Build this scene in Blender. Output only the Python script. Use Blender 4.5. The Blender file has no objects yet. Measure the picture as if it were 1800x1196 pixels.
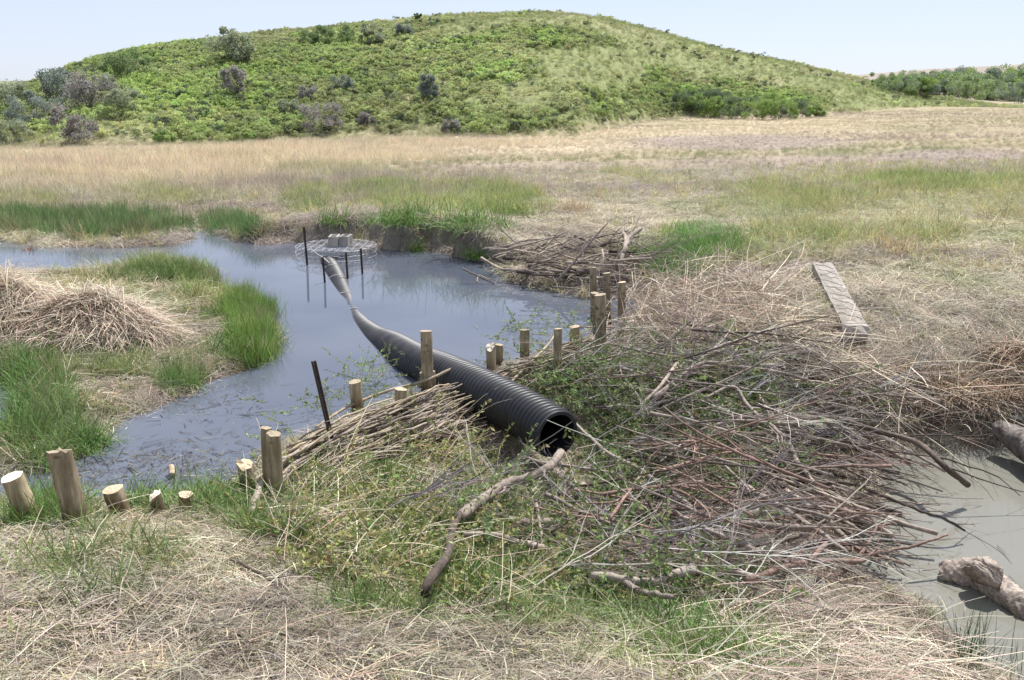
import bpy, math, random
import numpy as np
from mathutils import Vector, Matrix

# ------------------------------------------------------------------ camera, sky, sun, exposure
SC = bpy.context.scene
COL = SC.collection
CAMH, PITCH, F = 3.1, math.radians(15.35), 1559.0
cam = bpy.data.cameras.new('camera'); cam.sensor_width = 36; cam.lens = 36*F/1800
cam.clip_start = 0.05; cam.clip_end = 4000
camo = bpy.data.objects.new('camera', cam); COL.objects.link(camo)
camo.location = (0, 0, CAMH); camo.rotation_euler = (math.pi/2-PITCH, 0, 0)
SC.camera = camo

SUN_EL, SUN_AZ = 60.0, 28.0            # degrees; azimuth measured from +Y towards +X
w = bpy.data.worlds.new('World'); SC.world = w; w.use_nodes = True
nt = w.node_tree; nt.nodes.clear()
o_ = nt.nodes.new('ShaderNodeOutputWorld'); bg = nt.nodes.new('ShaderNodeBackground')
sky = nt.nodes.new('ShaderNodeTexSky'); sky.sky_type = 'NISHITA'; sky.sun_disc = False
sky.sun_elevation = math.radians(SUN_EL); sky.sun_rotation = math.radians(SUN_AZ)
sky.air_density = 0.9; sky.dust_density = 1.0; sky.ozone_density = 3.0; sky.altitude = 700
hz_ = nt.nodes.new('ShaderNodeMix'); hz_.data_type = 'RGBA'; hz_.inputs[0].default_value = .72; hz_.inputs[7].default_value = (4.15, 4.35, 5.25, 1)
nt.links.new(sky.outputs[0], hz_.inputs[6]); nt.links.new(hz_.outputs[2], bg.inputs[0]); nt.links.new(bg.outputs[0], o_.inputs[0])
bg.inputs[1].default_value = 0.10
sl = bpy.data.lights.new('sun', 'SUN'); sl.energy = 4.3; sl.angle = math.radians(0.53); sl.color = (1, 0.97, 0.935)
so = bpy.data.objects.new('sun', sl); COL.objects.link(so)
sv = Vector((math.cos(math.radians(SUN_EL))*math.sin(math.radians(SUN_AZ)), math.cos(math.radians(SUN_EL))*math.cos(math.radians(SUN_AZ)), math.sin(math.radians(SUN_EL))))
so.rotation_euler = sv.to_track_quat('Z', 'Y').to_euler(); so.location = (20, 30, 50)
SC.view_settings.view_transform = 'Standard'; SC.view_settings.look = 'None'
SC.view_settings.exposure = 0.85; SC.view_settings.gamma = 1; SC.view_settings.use_curve_mapping = False

R = np.random.default_rng(7)
rnd = random.Random(11)

# ------------------------------------------------------------------ projection helpers (place things where they stand)
CT, ST = math.cos(PITCH), math.sin(PITCH)
def ray(px, py):
    a = (px-900)/F; b = (598-py)/F
    return np.array([a, CT+b*ST, -ST+b*CT])
def P(px, py, z=0.0):
    d = ray(px, py); t = (CAMH-z)/(-d[2])
    return np.array([d[0]*t, d[1]*t, z])
def D(px, py, Y):
    d = ray(px, py); t = Y/d[1]
    return np.array([d[0]*t, Y, CAMH+d[2]*t])
def proj(x, y, z):
    dz = z-CAMH
    dep = np.maximum(y*CT-dz*ST, 1e-3)
    return 900+F*x/dep, 598-F*(y*ST+dz*CT)/dep
def px2m(n, p):
    dep = p[1]*CT-(p[2]-CAMH)*ST
    return n/F*dep

# ------------------------------------------------------------------ noise
def _h(i, j, s):
    n = (i.astype(np.int64)*374761393 + j.astype(np.int64)*668265263 + s*1442695041) & 0xffffffff
    n = ((n ^ (n >> 13))*1274126177) & 0xffffffff
    return ((n ^ (n >> 16)) & 0xffff)/65535.0
def vn(x, y, s=0):
    xi, yi = np.floor(x), np.floor(y); fx, fy = x-xi, y-yi
    fx = fx*fx*(3-2*fx); fy = fy*fy*(3-2*fy)
    a, b, c, d = _h(xi, yi, s), _h(xi+1, yi, s), _h(xi, yi+1, s), _h(xi+1, yi+1, s)
    return (a*(1-fx)+b*fx)*(1-fy)+(c*(1-fx)+d*fx)*fy
def fbm(x, y, o=4, s=0):
    r, a, t = 0, 1, 0
    for k in range(o):
        r = r+a*vn(x*2**k+17.3*k, y*2**k-9.1*k, s+k); t += a; a *= .5
    return r/t
def sst(a, b, x):
    t = np.clip((x-a)/(b-a), 0, 1); return t*t*(3-2*t)

def in_poly(poly, x, y):
    x = np.asarray(x, float); y = np.asarray(y, float)
    ins = np.zeros(x.shape, bool); n = len(poly)
    for i in range(n):
        x0, y0 = poly[i]; x1, y1 = poly[(i+1) % n]
        if y0 == y1: continue
        c = ((y0 > y) != (y1 > y)) & (x < (x1-x0)*(y-y0)/(y1-y0)+x0)
        ins ^= c
    return ins
def sdist(poly, x, y):
    d = np.full(x.shape, 1e9); n = len(poly)
    for i in range(n):
        a = poly[i]; b = poly[(i+1) % n]
        ex, ey = b[0]-a[0], b[1]-a[1]; L = ex*ex+ey*ey+1e-9
        t = np.clip(((x-a[0])*ex+(y-a[1])*ey)/L, 0, 1)
        d = np.minimum(d, (x-a[0]-t*ex)**2+(y-a[1]-t*ey)**2)
    d = np.sqrt(d)
    return np.where(in_poly(poly, x, y), d, -d)

# ------------------------------------------------------------------ shorelines
POOLZ = -0.5
def wp(l, z): return [tuple(P(a, b, z)[:2]) for a, b in l]
pond_px = [(-500,425),(0,425),(90,433),(200,436),(300,431),(335,421),(338,392),(330,372),(352,372),(356,400),(400,418),(440,428),(470,431),(520,428),(600,431),
 (640,438),(700,438),(760,443),(830,456),(870,466),(900,490),(935,505),(985,516),(1030,524),(1080,522),(1125,535),(1105,572),(1060,602),(1000,618),(930,636),(870,655),
 (800,690),(730,705),(660,722),(600,750),(540,770),(490,790),(445,830),(400,865),(330,878),(230,888),(130,895),(0,892),(-500,900)]
isl_px = [(-500,480),(-50,492),(60,492),(180,482),(300,470),(352,478),(385,510),(430,532),(468,545),(482,600),(468,645),(415,662),(365,672),(325,705),(255,728),
 (205,742),(175,790),(110,828),(40,842),(-80,850),(-60,770),(5,765),(42,738),(32,690),(-40,672),(-500,660)]
pool_px = [(1800,775),(1745,786),(1650,788),(1590,796),(1550,815),(1528,850),(1500,900),(1482,960),(1530,1015),(1590,1050),(1640,1105),(1700,1165),(1800,1215),(1900,1400),(3300,1400),(3300,800),(2200,760)]
POND, ISL, POOL = wp(pond_px, 0), wp(isl_px, 0), wp(pool_px, POOLZ)
def sd_pond(x, y):
    n = (fbm(x*1.6, y*1.6, 4, 3)-.5)*np.clip(y*.035, .15, .9)
    return np.minimum(sdist(POND, x, y), -sdist(ISL, x, y))+n
def sd_pool(x, y):
    return sdist(POOL, x, y)+(fbm(x*2.2, y*2.2, 4, 5)-.5)*.35

# ------------------------------------------------------------------ terrain
ctl = [(0,1196,.75),(300,1196,.75),(600,1196,.7),(900,1196,.6),(1200,1196,.4),(1500,1196,.1),(1700,1300,-.3),
(0,1050,.62),(250,1020,.58),(450,1050,.5),(600,1080,.45),(800,1080,.28),(1000,1100,.2),(1250,1090,0),(1450,1110,-.15),(1590,1130,-.32),
(0,975,.5),(150,950,.46),(300,945,.46),(420,955,.38),(120,1000,.56),(0,915,.2),(120,912,.22),(210,905,.2),(330,898,.2),(420,888,.15),
(500,905,.08),(560,960,.12),(650,900,-.05),(600,1010,.2),(750,900,-.2),(900,880,-.35),(750,1000,0),(900,1000,-.15),(1000,950,-.3),(1100,1000,-.3),
(1250,1000,-.4),(1400,1000,-.42),(1400,900,-.45),(1200,850,-.3),(1050,800,-.25),(1100,700,0),(1250,750,-.1),(1400,780,-.3),(850,790,-.3),(950,840,-.42),(780,740,-.12),
(560,805,.05),(640,765,.05),(720,728,.05),(800,700,-.05),(870,670,.1),(950,650,.1),(1050,625,.1),(1095,595,.14),
(1150,560,.25),(1200,470,.45),(1300,560,.42),(1300,450,.6),(1450,480,.6),(1500,590,.45),(1600,600,.38),(1700,550,.5),(1400,650,.2),(1550,680,.05),(1700,680,.08),
(1800,700,0),(1750,752,-.3),(1600,765,-.35),(1800,600,.35),(1800,450,.6),(1500,380,.65),(1100,425,.4),(1000,462,.12),(950,400,.35),(850,395,.62),(750,385,.66),(650,385,.6),(560,380,.45),
(480,392,.2),(420,400,.1),(900,350,.5),(700,320,.5),(1100,330,.6),(1400,300,.8),(1700,300,.9),(400,350,.2),(200,385,.08),(0,395,.08),(0,340,.25),(200,330,.28),(400,310,.42),(-300,385,.1),
(100,560,.2),(0,530,.22),(200,540,.2),(-100,560,.2),(300,600,.12),(400,560,.1),(300,520,.1),(100,640,.12),(100,720,.1),(250,690,.06),(440,600,.06),(50,790,.07)]
cw = [tuple(P(a, b, c)) for a, b, c in ctl]
cw += [(-14,4,.6),(-16,12,.3),(-22,20,.1),(10,4,-.5),(14,8,-.4),(16,13,.5),(20,20,.8),(0,0,1.35),(-6,0,1.2),(5,0,.9),(0,-8,1.6),(-12,-6,1.4),(12,-6,.6),(-30,30,.3),(0,34,.6),(28,34,1.3)]
cw = np.array(cw)
def tk(r2): return np.where(r2 > 1e-12, .5*r2*np.log(np.maximum(r2, 1e-12)), 0)
n_ = len(cw)
K = tk((cw[:,None,0]-cw[None,:,0])**2+(cw[:,None,1]-cw[None,:,1])**2)+np.eye(n_)*.25
Pm = np.c_[np.ones(n_), cw[:,:2]]
A = np.zeros((n_+3, n_+3)); A[:n_,:n_] = K; A[:n_,n_:] = Pm; A[n_:,:n_] = Pm.T
W = np.linalg.solve(A, np.r_[cw[:,2], 0, 0, 0])
def tps(x, y):
    sh = x.shape; x = x.ravel(); y = y.ravel(); out = np.zeros(x.shape)
    for s in range(0, len(x), 20000):
        a, b = x[s:s+20000], y[s:s+20000]
        out[s:s+20000] = tk((a[:,None]-cw[:,0])**2+(b[:,None]-cw[:,1])**2)@W[:n_]+W[n_]+W[n_+1]*a+W[n_+2]*b
    return out.reshape(sh)
PIT = (P(840,740,0)[:2], P(995,800,-.3)[:2])
def meadow(x, y): return .5+.012*(y-30)+.02*np.clip(x, -10, 80)
def el(py): return math.tan(math.atan((598-py)/F)-PITCH)      # slope of the line of sight
crest = [(-500,205,80),(-200,192,84),(0,172,88),(100,154,92),(170,128,94),(230,108,96),(300,94,100),(400,80,104),(500,66,108),(600,56,112),(750,40,118),(850,33,120),(950,31,122),(1050,40,122),(1150,64,122),(1250,92,120),(1350,114,118),(1430,132,116),(1500,150,112),(1580,171,108),(1700,190,104),(1900,200,104)]
base = [(-500,275,0),(0,262,0),(300,255,0),(700,243,0),(1000,238,0),(1150,210,0),(1250,205,0),(1450,200,0),(1580,188,0),(1700,190,0)]
_ca = np.array([(p-900)/F/CT for p, _, _ in crest]); _cY = np.array([float(c[2]) for c in crest]); _cz = np.array([CAMH+c[2]*el(c[1]) for c in crest])
_ba = []; _bY = []
for p, q, _ in base:
    a = (p-900)/F/CT; e = el(q); Y = 40.
    for _k in range(60): Y = max(20, .5*Y+.5*(CAMH-float(meadow(a*Y, Y)))/(-e))
    _ba.append(a); _bY.append(Y)
_ba = np.array(_ba); _bY = np.array(_bY)
def hill(x, y):
    Y = np.maximum(y, 1.); a = x/Y
    Yb = np.interp(a, _ba, _bY); Yc = np.interp(a, _ca, _cY); zc = np.interp(a, _ca, _cz)
    m = meadow(x, y); zb = meadow(a*Yb, Yb); zb = np.minimum(zb, zc)
    s = (y-Yb)/(Yc-Yb)
    up = zb+(zc-zb)*np.sin(np.clip(s, 0, 1)*np.pi/2)
    dn = zc-np.maximum(zc-2.5, 0)*sst(0, 90, y-Yc)
    r = np.where(s < 0, m, np.where(s < 1, up, dn))
    far = np.interp(a, [-.9,-.62,-.5,-.3,0,.32,.45,.62,.9], [10,10,9,3,2,9.6,14,18,20])
    far = far*sst(190, 430, y)+fbm(x/60, y/60, 3, 9)*2*sst(200, 400, y)
    return np.maximum(r, far), np.clip(s, -1, 2)
def H(x, y):
    x = np.asarray(x, float); y = np.asarray(y, float)
    near = np.clip(tps(np.clip(x, -40, 40), np.clip(y, -12, 40)), -.62, 1.7)
    far, s = hill(x, y)
    k = sst(21, 33, y)
    h = near*(1-k)+far*k
    h = h+(fbm(x*2.3, y*2.3, 4, 1)-.5)*.12*(1-k)+(fbm(x*.35, y*.35, 3, 2)-.5)*.25*k*sst(28, 40, y)+(fbm(x*.12, y*.12, 3, 4)-.5)*1.2*sst(45, 80, y)*sst(0,.5,s)*(1-sst(.6,.95,s))
    h = h+(fbm(x*9, y*9, 2, 6)-.5)*.05*(1-k)
    a0, a1 = PIT; ex, ey = a1[0]-a0[0], a1[1]-a0[1]; tt_ = np.clip(((x-a0[0])*ex+(y-a0[1])*ey)/(ex*ex+ey*ey), 0, 1)
    pd = np.sqrt((x-a0[0]-tt_*ex)**2+(y-a0[1]-tt_*ey)**2); kp = 1-sst(.35, .85, pd); h = h*(1-kp)+np.minimum(h, -.40+.22*(1-tt_))*kp
    # far bank: lumpy slumped edge
    q = sd_pond(x, y)
    m = q > -4
    wd = np.clip(.28+.03*y, .3, .7)*(.6+.8*fbm(x*.9, y*.9, 2, 8))*np.where((y > 15) & (x > -3.4) & (x < .4), .22+2.2*sst(.42, .6, fbm(x*1.1, y*1.1, 3, 12)), 1.)
    out = np.maximum(h, .02)*sst(0, 1, (-q)/wd)+.012
    h = np.where(q > 0, np.minimum(h, -.03-.45*np.minimum(q, 1.)), np.where(m, np.minimum(np.maximum(h, out), np.maximum(out, .0))*(1-sst(.25, .9, -q))+h*sst(.25, .9, -q), h))
    q2 = sd_pool(x, y)
    out = POOLZ+.015+np.maximum(h-POOLZ, .02)*sst(0, .8, -q2)
    h = np.where((q2 > 0) & (y < 20), np.minimum(h, POOLZ-.03-.4*np.minimum(q2, 1.)), np.where((q2 > -.8) & (y < 20), out, h))
    return h
def ground(px, py):                      # where the line of sight through a picture point meets the ground
    d = ray(px, py); t = np.geomspace(2.5, 400, 900)
    z = CAMH+d[2]*t; g = H(d[0]*t, d[1]*t); i = np.argmax(z < g)
    if i == 0: i = len(t)-1
    t0, t1 = t[i-1], t[i]
    tt = np.linspace(t0, t1, 12); z = CAMH+d[2]*tt; g = H(d[0]*tt, d[1]*tt); j = max(1, int(np.argmax(z <= g+1e-9)))
    return np.array([d[0]*tt[j], d[1]*tt[j], g[j]])

# ------------------------------------------------------------------ colour zones of the ground (soft patches)
def blob(px, py, L):
    r = np.zeros(np.shape(px))
    for cx, cy, rx, ry, s in L:
        d = np.sqrt(((px-cx)/rx)**2+((py-cy)/ry)**2)
        r = np.maximum(r, s*(1-sst(.55, 1.15, d)))
    return r
GREEN = [(1240,430,75,42,1),(1190,475,70,36,1),(1290,450,60,30,.5),(1430,340,170,26,.35),(1680,328,180,18,.6),(1380,360,120,30,.3),(1480,268,90,10,.5),(1640,268,100,10,.6),(850,355,130,32,.75),(700,352,90,26,.6),(540,352,60,28,.6),
 (130,392,240,34,.9),(400,398,80,22,.9),(20,360,120,16,.5),(330,350,150,14,.5),(600,300,200,12,.35),(1050,215,300,16,.3),(1350,430,120,60,.2),(1560,440,150,50,.15),
 (430,590,62,75,1),(300,480,110,18,.9),(350,510,60,20,.5),(60,720,95,95,.95),(310,670,55,40,.9),(130,610,110,30,.5),(230,640,110,30,.4),(60,910,110,45,.8),(130,800,110,45,.7),
 (150,1040,85,55,.6),(240,985,90,35,.45),(560,930,130,70,.7),(620,880,120,70,.75),(680,1000,140,50,.7),(860,1045,150,55,.85),(460,910,60,30,.5),(700,1080,120,30,.4),(930,1090,200,40,.4),(1150,1120,140,50,.45),(1010,1170,150,35,.3),(60,1160,130,40,.3),(1300,1180,200,40,.3),(350,900,140,20,.7),(580,850,90,70,.5),(1300,1030,80,30,.5)]
MUD = [(1040,430,110,32,.9),(960,455,120,30,.7),(1100,400,80,30,.6),(210,680,85,42,.75),(150,735,110,30,.5),(330,560,60,60,.5),(800,415,80,16,.9),(670,410,70,15,.7),(560,412,110,12,.7),(350,880,90,20,.7),(100,620,60,25,.3)]
DARK = [(1300,800,420,250,.85),(1000,900,330,150,.85),(1050,680,200,110,.8),(850,760,160,90,.9),(1680,720,160,70,.7),(640,830,190,110,.5),(760,990,250,100,.6)]  # shade under the pipe and between the brush, painted as darker ground
PURP = [(1300,250,230,15,.8),(1500,292,420,20,.7),(1700,285,200,24,.9),(960,295,260,14,.55),(470,366,190,9,.8),(1250,300,200,16,.5)]
PALE = [(150,300,420,42,1),(520,275,330,28,1),(850,255,260,20,.9),(1080,230,160,30,.6),(1350,220,300,16,.5)]
ISLM = [(330,610,160,95,.85),(200,690,170,60,.7),(400,530,90,40,.6),(130,650,150,50,.5)]
def zones(px, py, x, y):
    n = fbm(x*1.1, y*1.1, 4, 21)-.5; n2 = fbm(x*.25+3, y*.25, 3, 22)-.5
    k = sst(14, 30, y)
    n = n*(1-k)+n2*k
    jx, jy = px+n*90, py+n*40*(1-.7*k)
    return dict(g=np.clip(blob(jx, jy, GREEN)+n*.9*(blob(jx, jy, GREEN) > .02)+np.maximum(n-.12, 0)*1.2, 0, 1), m=blob(jx, jy, MUD+ISLM), d=blob(jx, jy, DARK), p=blob(jx, jy, PURP), l=blob(jx, jy, PALE), n=n, n2=n2)
C = lambda *a: np.array(a)
SOIL, SHADESOIL, STRAW, LUSH, PALEC, PURPC = C(.15,.122,.098), C(.075,.062,.048), C(.44,.37,.26), C(.115,.185,.05), C(.56,.47,.34), C(.29,.24,.215)
HGREEN, HDULL = C(.19,.29,.07), C(.25,.27,.13)
def mixc(a, b, t): return a*(1-t[...,None])+b*t[...,None]
def hillcol(px, py, x, y, s):
    leafy = np.clip(blob(px+(fbm(x*.12,y*.12,3,31)-.5)*160, py+(fbm(x*.12,y*.12,3,33)-.5)*60, [(380,150,260,95,1),(760,110,230,60,.8),(980,75,90,26,1),(1080,190,160,40,.45),(850,195,190,34,.4),(1270,172,190,32,.9),(600,120,240,70,.95),(560,210,240,34,.35),(120,200,180,60,.6),(1180,130,60,14,.5)]), 0, 1)
    leafy = np.clip(leafy+(fbm(x*.2,y*.2,4,32)-.5)*1.2*(leafy>.05), 0, 1)
    return leafy
print('helpers ok')

# ------------------------------------------------------------------ materials
def nmat(name):
    m = bpy.data.materials.new(name); m.use_nodes = True; t = m.node_tree; t.nodes.clear()
    o = t.nodes.new('ShaderNodeOutputMaterial'); return m, t, o
def N(t, k, **kw):
    n = t.nodes.new(k)
    for a, b in kw.items():
        if a.startswith('i_'):
            n.inputs[int(a[2:]) if a[2:].isdigit() else a[2:].replace('_', ' ')].default_value = b
        else: setattr(n, a, b)
    return n
def ramp(t, fac, stops):
    r = N(t, 'ShaderNodeValToRGB'); e = r.color_ramp.elements
    while len(e) < len(stops): e.new(.5)
    for k, (p, c) in enumerate(stops): e[k].position = p; e[k].color = (*c, 1)
    t.links.new(fac, r.inputs[0]); return r.outputs[0]
def mul(t, a, b, mode='MULTIPLY', fac=1.):
    m = N(t, 'ShaderNodeMix', data_type='RGBA', blend_type=mode); m.inputs[0].default_value = fac
    for s, v in ((6, a), (7, b)):
        if isinstance(v, tuple): m.inputs[s].default_value = (*v, 1)
        else: t.links.new(v, m.inputs[s])
    return m.outputs[2]
def leafmat(name, base=None, inst=True, trans=.3, rough=.6, var=True, spec=.3):
    """blades and leaves: colour of the clump times the shade of the blade; light passes through"""
    m, t, o = nmat(name)
    a = N(t, 'ShaderNodeAttribute', attribute_name='sh', attribute_type='GEOMETRY')
    if inst:
        b = N(t, 'ShaderNodeAttribute', attribute_name='tint', attribute_type='INSTANCER').outputs[0]
    else: b = base
    c = mul(t, b, a.outputs[0])
    p = N(t, 'ShaderNodeBsdfPrincipled'); p.inputs['Roughness'].default_value = rough; p.inputs['Specular IOR Level'].default_value = spec
    t.links.new(c, p.inputs[0])
    if trans:
        tr = N(t, 'ShaderNodeBsdfTranslucent'); t.links.new(c, tr.inputs[0])
        mx = N(t, 'ShaderNodeMixShader'); mx.inputs[0].default_value = trans
        t.links.new(p.outputs[0], mx.inputs[1]); t.links.new(tr.outputs[0], mx.inputs[2]); t.links.new(mx.outputs[0], o.inputs[0])
    else: t.links.new(p.outputs[0], o.inputs[0])
    return m
def barkmat(name, dark, light, scale=30, rough=.8, stretch=(1,1,1), bump=.5, spots=None):
    m, t, o = nmat(name)
    tc = N(t, 'ShaderNodeTexCoord'); mp = N(t, 'ShaderNodeMapping'); mp.inputs['Scale'].default_value = stretch
    t.links.new(tc.outputs['Object'], mp.inputs[0])
    n = N(t, 'ShaderNodeTexNoise'); n.inputs['Scale'].default_value = scale; n.inputs['Detail'].default_value = 6; n.inputs['Roughness'].default_value = .65
    t.links.new(mp.outputs[0], n.inputs[0])
    n2 = N(t, 'ShaderNodeTexNoise'); n2.inputs['Scale'].default_value = 3.1; n2.inputs['Detail'].default_value = 3; t.links.new(tc.outputs['Object'], n2.inputs[0])
    c = ramp(t, n.outputs[0], [(.3, dark), (.55, tuple((a+b)/2 for a, b in zip(dark, light))), (.72, light)])
    c = mul(t, c, ramp(t, n2.outputs[0], [(.35, (.72,.70,.66)), (.62, (1.15,1.12,1.1))]))
    oi = N(t, 'ShaderNodeObjectInfo')
    c = mul(t, c, ramp(t, oi.outputs['Random'], [(0, (.72,.72,.72)), (1, (1.25,1.22,1.18))]))
    if spots:
        v = N(t, 'ShaderNodeTexNoise'); v.inputs['Scale'].default_value = 9; v.inputs['Detail'].default_value = 2; t.links.new(tc.outputs['Object'], v.inputs[0])
        s = N(t, 'ShaderNodeMix', data_type='RGBA'); t.links.new(ramp(t, v.outputs[0], [(.62, (0,0,0)), (.68, (1,1,1))]), s.inputs[0]); t.links.new(c, s.inputs[6]); s.inputs[7].default_value = (*spots, 1); c = s.outputs[2]
    if spots:      # darker brown towards the foot of the post
        sx = N(t, 'ShaderNodeSeparateXYZ'); t.links.new(tc.outputs['Object'], sx.inputs[0]); ad = N(t, 'ShaderNodeMath', operation='MULTIPLY_ADD'); t.links.new(n2.outputs[0], ad.inputs[0]); ad.inputs[1].default_value = -.25; t.links.new(sx.outputs[2], ad.inputs[2])
        c = mul(t, c, ramp(t, ad.outputs[0], [(0, (.38,.34,.30)), (.10, (1,1,1))]))
    p = N(t, 'ShaderNodeBsdfPrincipled'); p.inputs['Roughness'].default_value = rough; p.inputs['Specular IOR Level'].default_value = .25
    t.links.new(c, p.inputs[0])
    b = N(t, 'ShaderNodeBump'); b.inputs['Strength'].default_value = bump; b.inputs['Distance'].default_value = .01
    t.links.new(n.outputs[0], b.inputs['Height']); t.links.new(b.outputs[0], p.inputs['Normal']); t.links.new(p.outputs[0], o.inputs[0])
    return m
M = {}
M['blade'] = leafmat('grass_blades', trans=.35)
M['leaf'] = leafmat('leaves', trans=.45, rough=.5)
M['twig'] = leafmat('bare_twigs', trans=0, rough=.75)
M['reed'] = leafmat('dead_reeds', base=(.62,.53,.41), inst=False, trans=.15)
M['rush'] = leafmat('green_rushes', base=(.055,.12,.035), inst=False, trans=.25)
M['bark'] = barkmat('grey_bark', (.15,.125,.11), (.42,.37,.325))
M['barkred'] = barkmat('reddish_bark', (.14,.09,.072), (.38,.275,.23))
M['barkdark'] = barkmat('dark_wet_bark', (.05,.04,.034), (.16,.13,.11))
M['rod'] = barkmat('peeled_willow', (.20,.17,.12), (.48,.42,.32))
M['drift'] = barkmat('weathered_driftwood', (.20,.17,.145), (.46,.41,.36), 22, stretch=(1,1,.4))
M['lump'] = barkmat('crumbly_weathered_wood', (.12,.10,.09), (.48,.43,.38), 40, bump=1.)
M['post'] = barkmat('peeled_post_wood', (.17,.135,.085), (.50,.44,.31), 26, stretch=(1,1,.12), spots=(.13,.09,.055))
M['cut'] = barkmat('sawn_end_grain', (.40,.33,.23), (.60,.52,.39), 60)
M['cutwhite'] = barkmat('fresh_sawn_end', (.70,.64,.52), (.86,.82,.72), 60)
M['plank'] = barkmat('grey_weathered_timber', (.25,.235,.21), (.50,.47,.42), 18, stretch=(1,.08,1))
M['darklog'] = barkmat('dark_wet_log', (.045,.038,.034), (.30,.27,.25), 14, bump=1.)
M['block'] = barkmat('concrete', (.24,.235,.225), (.36,.355,.34), 60)
M['stone'] = barkmat('pale_stone', (.22,.22,.20), (.38,.37,.34), 25)
def simple(name, col, rough=.5, metal=0.):
    m, t, o = nmat(name); p = N(t, 'ShaderNodeBsdfPrincipled')
    tc = N(t, 'ShaderNodeTexCoord'); n = N(t, 'ShaderNodeTexNoise'); n.inputs['Scale'].default_value = 14; n.inputs['Detail'].default_value = 5; t.links.new(tc.outputs['Object'], n.inputs[0])
    c = ramp(t, n.outputs[0], [(.3, tuple(v*.75 for v in col)), (.7, tuple(min(1, v*1.25) for v in col))]); t.links.new(c, p.inputs[0])
    p.inputs['Roughness'].default_value = rough; p.inputs['Metallic'].default_value = metal; t.links.new(p.outputs[0], o.inputs[0]); return m
M['wire'] = simple('galvanised_wire', (.50,.50,.52), .5, .3)
M['rust'] = simple('rusty_dark_steel', (.055,.038,.032), .7)
M['cable'] = simple('grey_strap', (.30,.30,.30), .5)
M['rope'] = simple('pale_rope', (.5,.47,.42), .8)
# black plastic pipe with dried mud film
m, t, o = nmat('black_corrugated_plastic'); M['pipe'] = m
tc = N(t, 'ShaderNodeTexCoord'); n = N(t, 'ShaderNodeTexNoise'); n.inputs['Scale'].default_value = 4; n.inputs['Detail'].default_value = 8; n.inputs['Roughness'].default_value = .7
t.links.new(tc.outputs['Object'], n.inputs[0])
at = N(t, 'ShaderNodeAttribute', attribute_name='sh', attribute_type='GEOMETRY')
dm = N(t, 'ShaderNodeMath', operation='MULTIPLY'); t.links.new(at.outputs['Fac'], dm.inputs[0])
t.links.new(ramp(t, n.outputs[0], [(.35, (.25,)*3), (.68, (1,)*3)]), dm.inputs[1])
mc = N(t, 'ShaderNodeMix', data_type='RGBA'); mc.inputs[6].default_value = (.012,.013,.016,1); mc.inputs[7].default_value = (.10,.10,.105,1); t.links.new(dm.outputs[0], mc.inputs[0])
p = N(t, 'ShaderNodeBsdfPrincipled'); t.links.new(mc.outputs[2], p.inputs[0]); p.inputs['Roughness'].default_value = .46; p.inputs['Specular IOR Level'].default_value = .38
t.links.new(p.outputs[0], o.inputs[0])
# silty water
def watermat(name, deep, deep2, sc=1.):
    m, t, o = nmat(name); tc = N(t, 'ShaderNodeTexCoord')
    n = N(t, 'ShaderNodeTexNoise'); n.inputs['Scale'].default_value = .35; n.inputs['Detail'].default_value = 3; t.links.new(tc.outputs['Object'], n.inputs[0])
    c = ramp(t, n.outputs[0], [(.35, deep), (.65, deep2)])
    p = N(t, 'ShaderNodeBsdfPrincipled'); t.links.new(c, p.inputs[0]); p.inputs['Roughness'].default_value = .012; p.inputs['IOR'].default_value = 1.33
    w1 = N(t, 'ShaderNodeTexNoise'); w1.inputs['Scale'].default_value = 5; w1.inputs['Detail'].default_value = 3
    mp = N(t, 'ShaderNodeMapping'); mp.inputs['Scale'].default_value = (.8, 2.2, 1); t.links.new(tc.outputs['Object'], mp.inputs[0]); t.links.new(mp.outputs[0], w1.inputs[0])
    b = N(t, 'ShaderNodeBump'); b.inputs['Strength'].default_value = .35*sc; b.inputs['Distance'].default_value = .012; t.links.new(w1.outputs[0], b.inputs['Height']); t.links.new(b.outputs[0], p.inputs['Normal'])
    t.links.new(p.outputs[0], o.inputs[0]); return m
M['pond'] = watermat('silty_blue_water', (.068,.080,.106), (.100,.112,.138), .13)
M['pool'] = watermat('murky_grey_water', (.15,.147,.122), (.19,.186,.158), .35)
# ground
m, t, o = nmat('ground_soil_and_litter'); M['ground'] = m
tc = N(t, 'ShaderNodeTexCoord'); at = N(t, 'ShaderNodeAttribute', attribute_name='gcol', attribute_type='GEOMETRY')
def noi(s, d, r=.6):
    n = N(t, 'ShaderNodeTexNoise'); n.inputs['Scale'].default_value = s; n.inputs['Detail'].default_value = d; n.inputs['Roughness'].default_value = r; t.links.new(tc.outputs['Object'], n.inputs[0]); return n
n1, n2, n3 = noi(45, 6, .7), noi(4, 6, .7), noi(.45, 6, .7)
c = mul(t, at.outputs[0], ramp(t, n1.outputs[0], [(.3, (.5,.5,.5)), (.5, (1,1,1)), (.7, (1.5,1.45,1.4))]))
c = mul(t, c, ramp(t, n2.outputs[0], [(.3, (.68,.68,.66)), (.7, (1.3,1.3,1.28))]))
c = mul(t, c, ramp(t, n3.outputs[0], [(.3, (.8,.82,.75)), (.7, (1.2,1.18,1.2))]))
p = N(t, 'ShaderNodeBsdfPrincipled'); p.inputs['Roughness'].default_value = .95; p.inputs['Specular IOR Level'].default_value = .1; t.links.new(c, p.inputs[0])
b = N(t, 'ShaderNodeBump'); b.inputs['Strength'].default_value = .9; b.inputs['Distance'].default_value = .03; t.links.new(n1.outputs[0], b.inputs['Height'])
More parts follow.
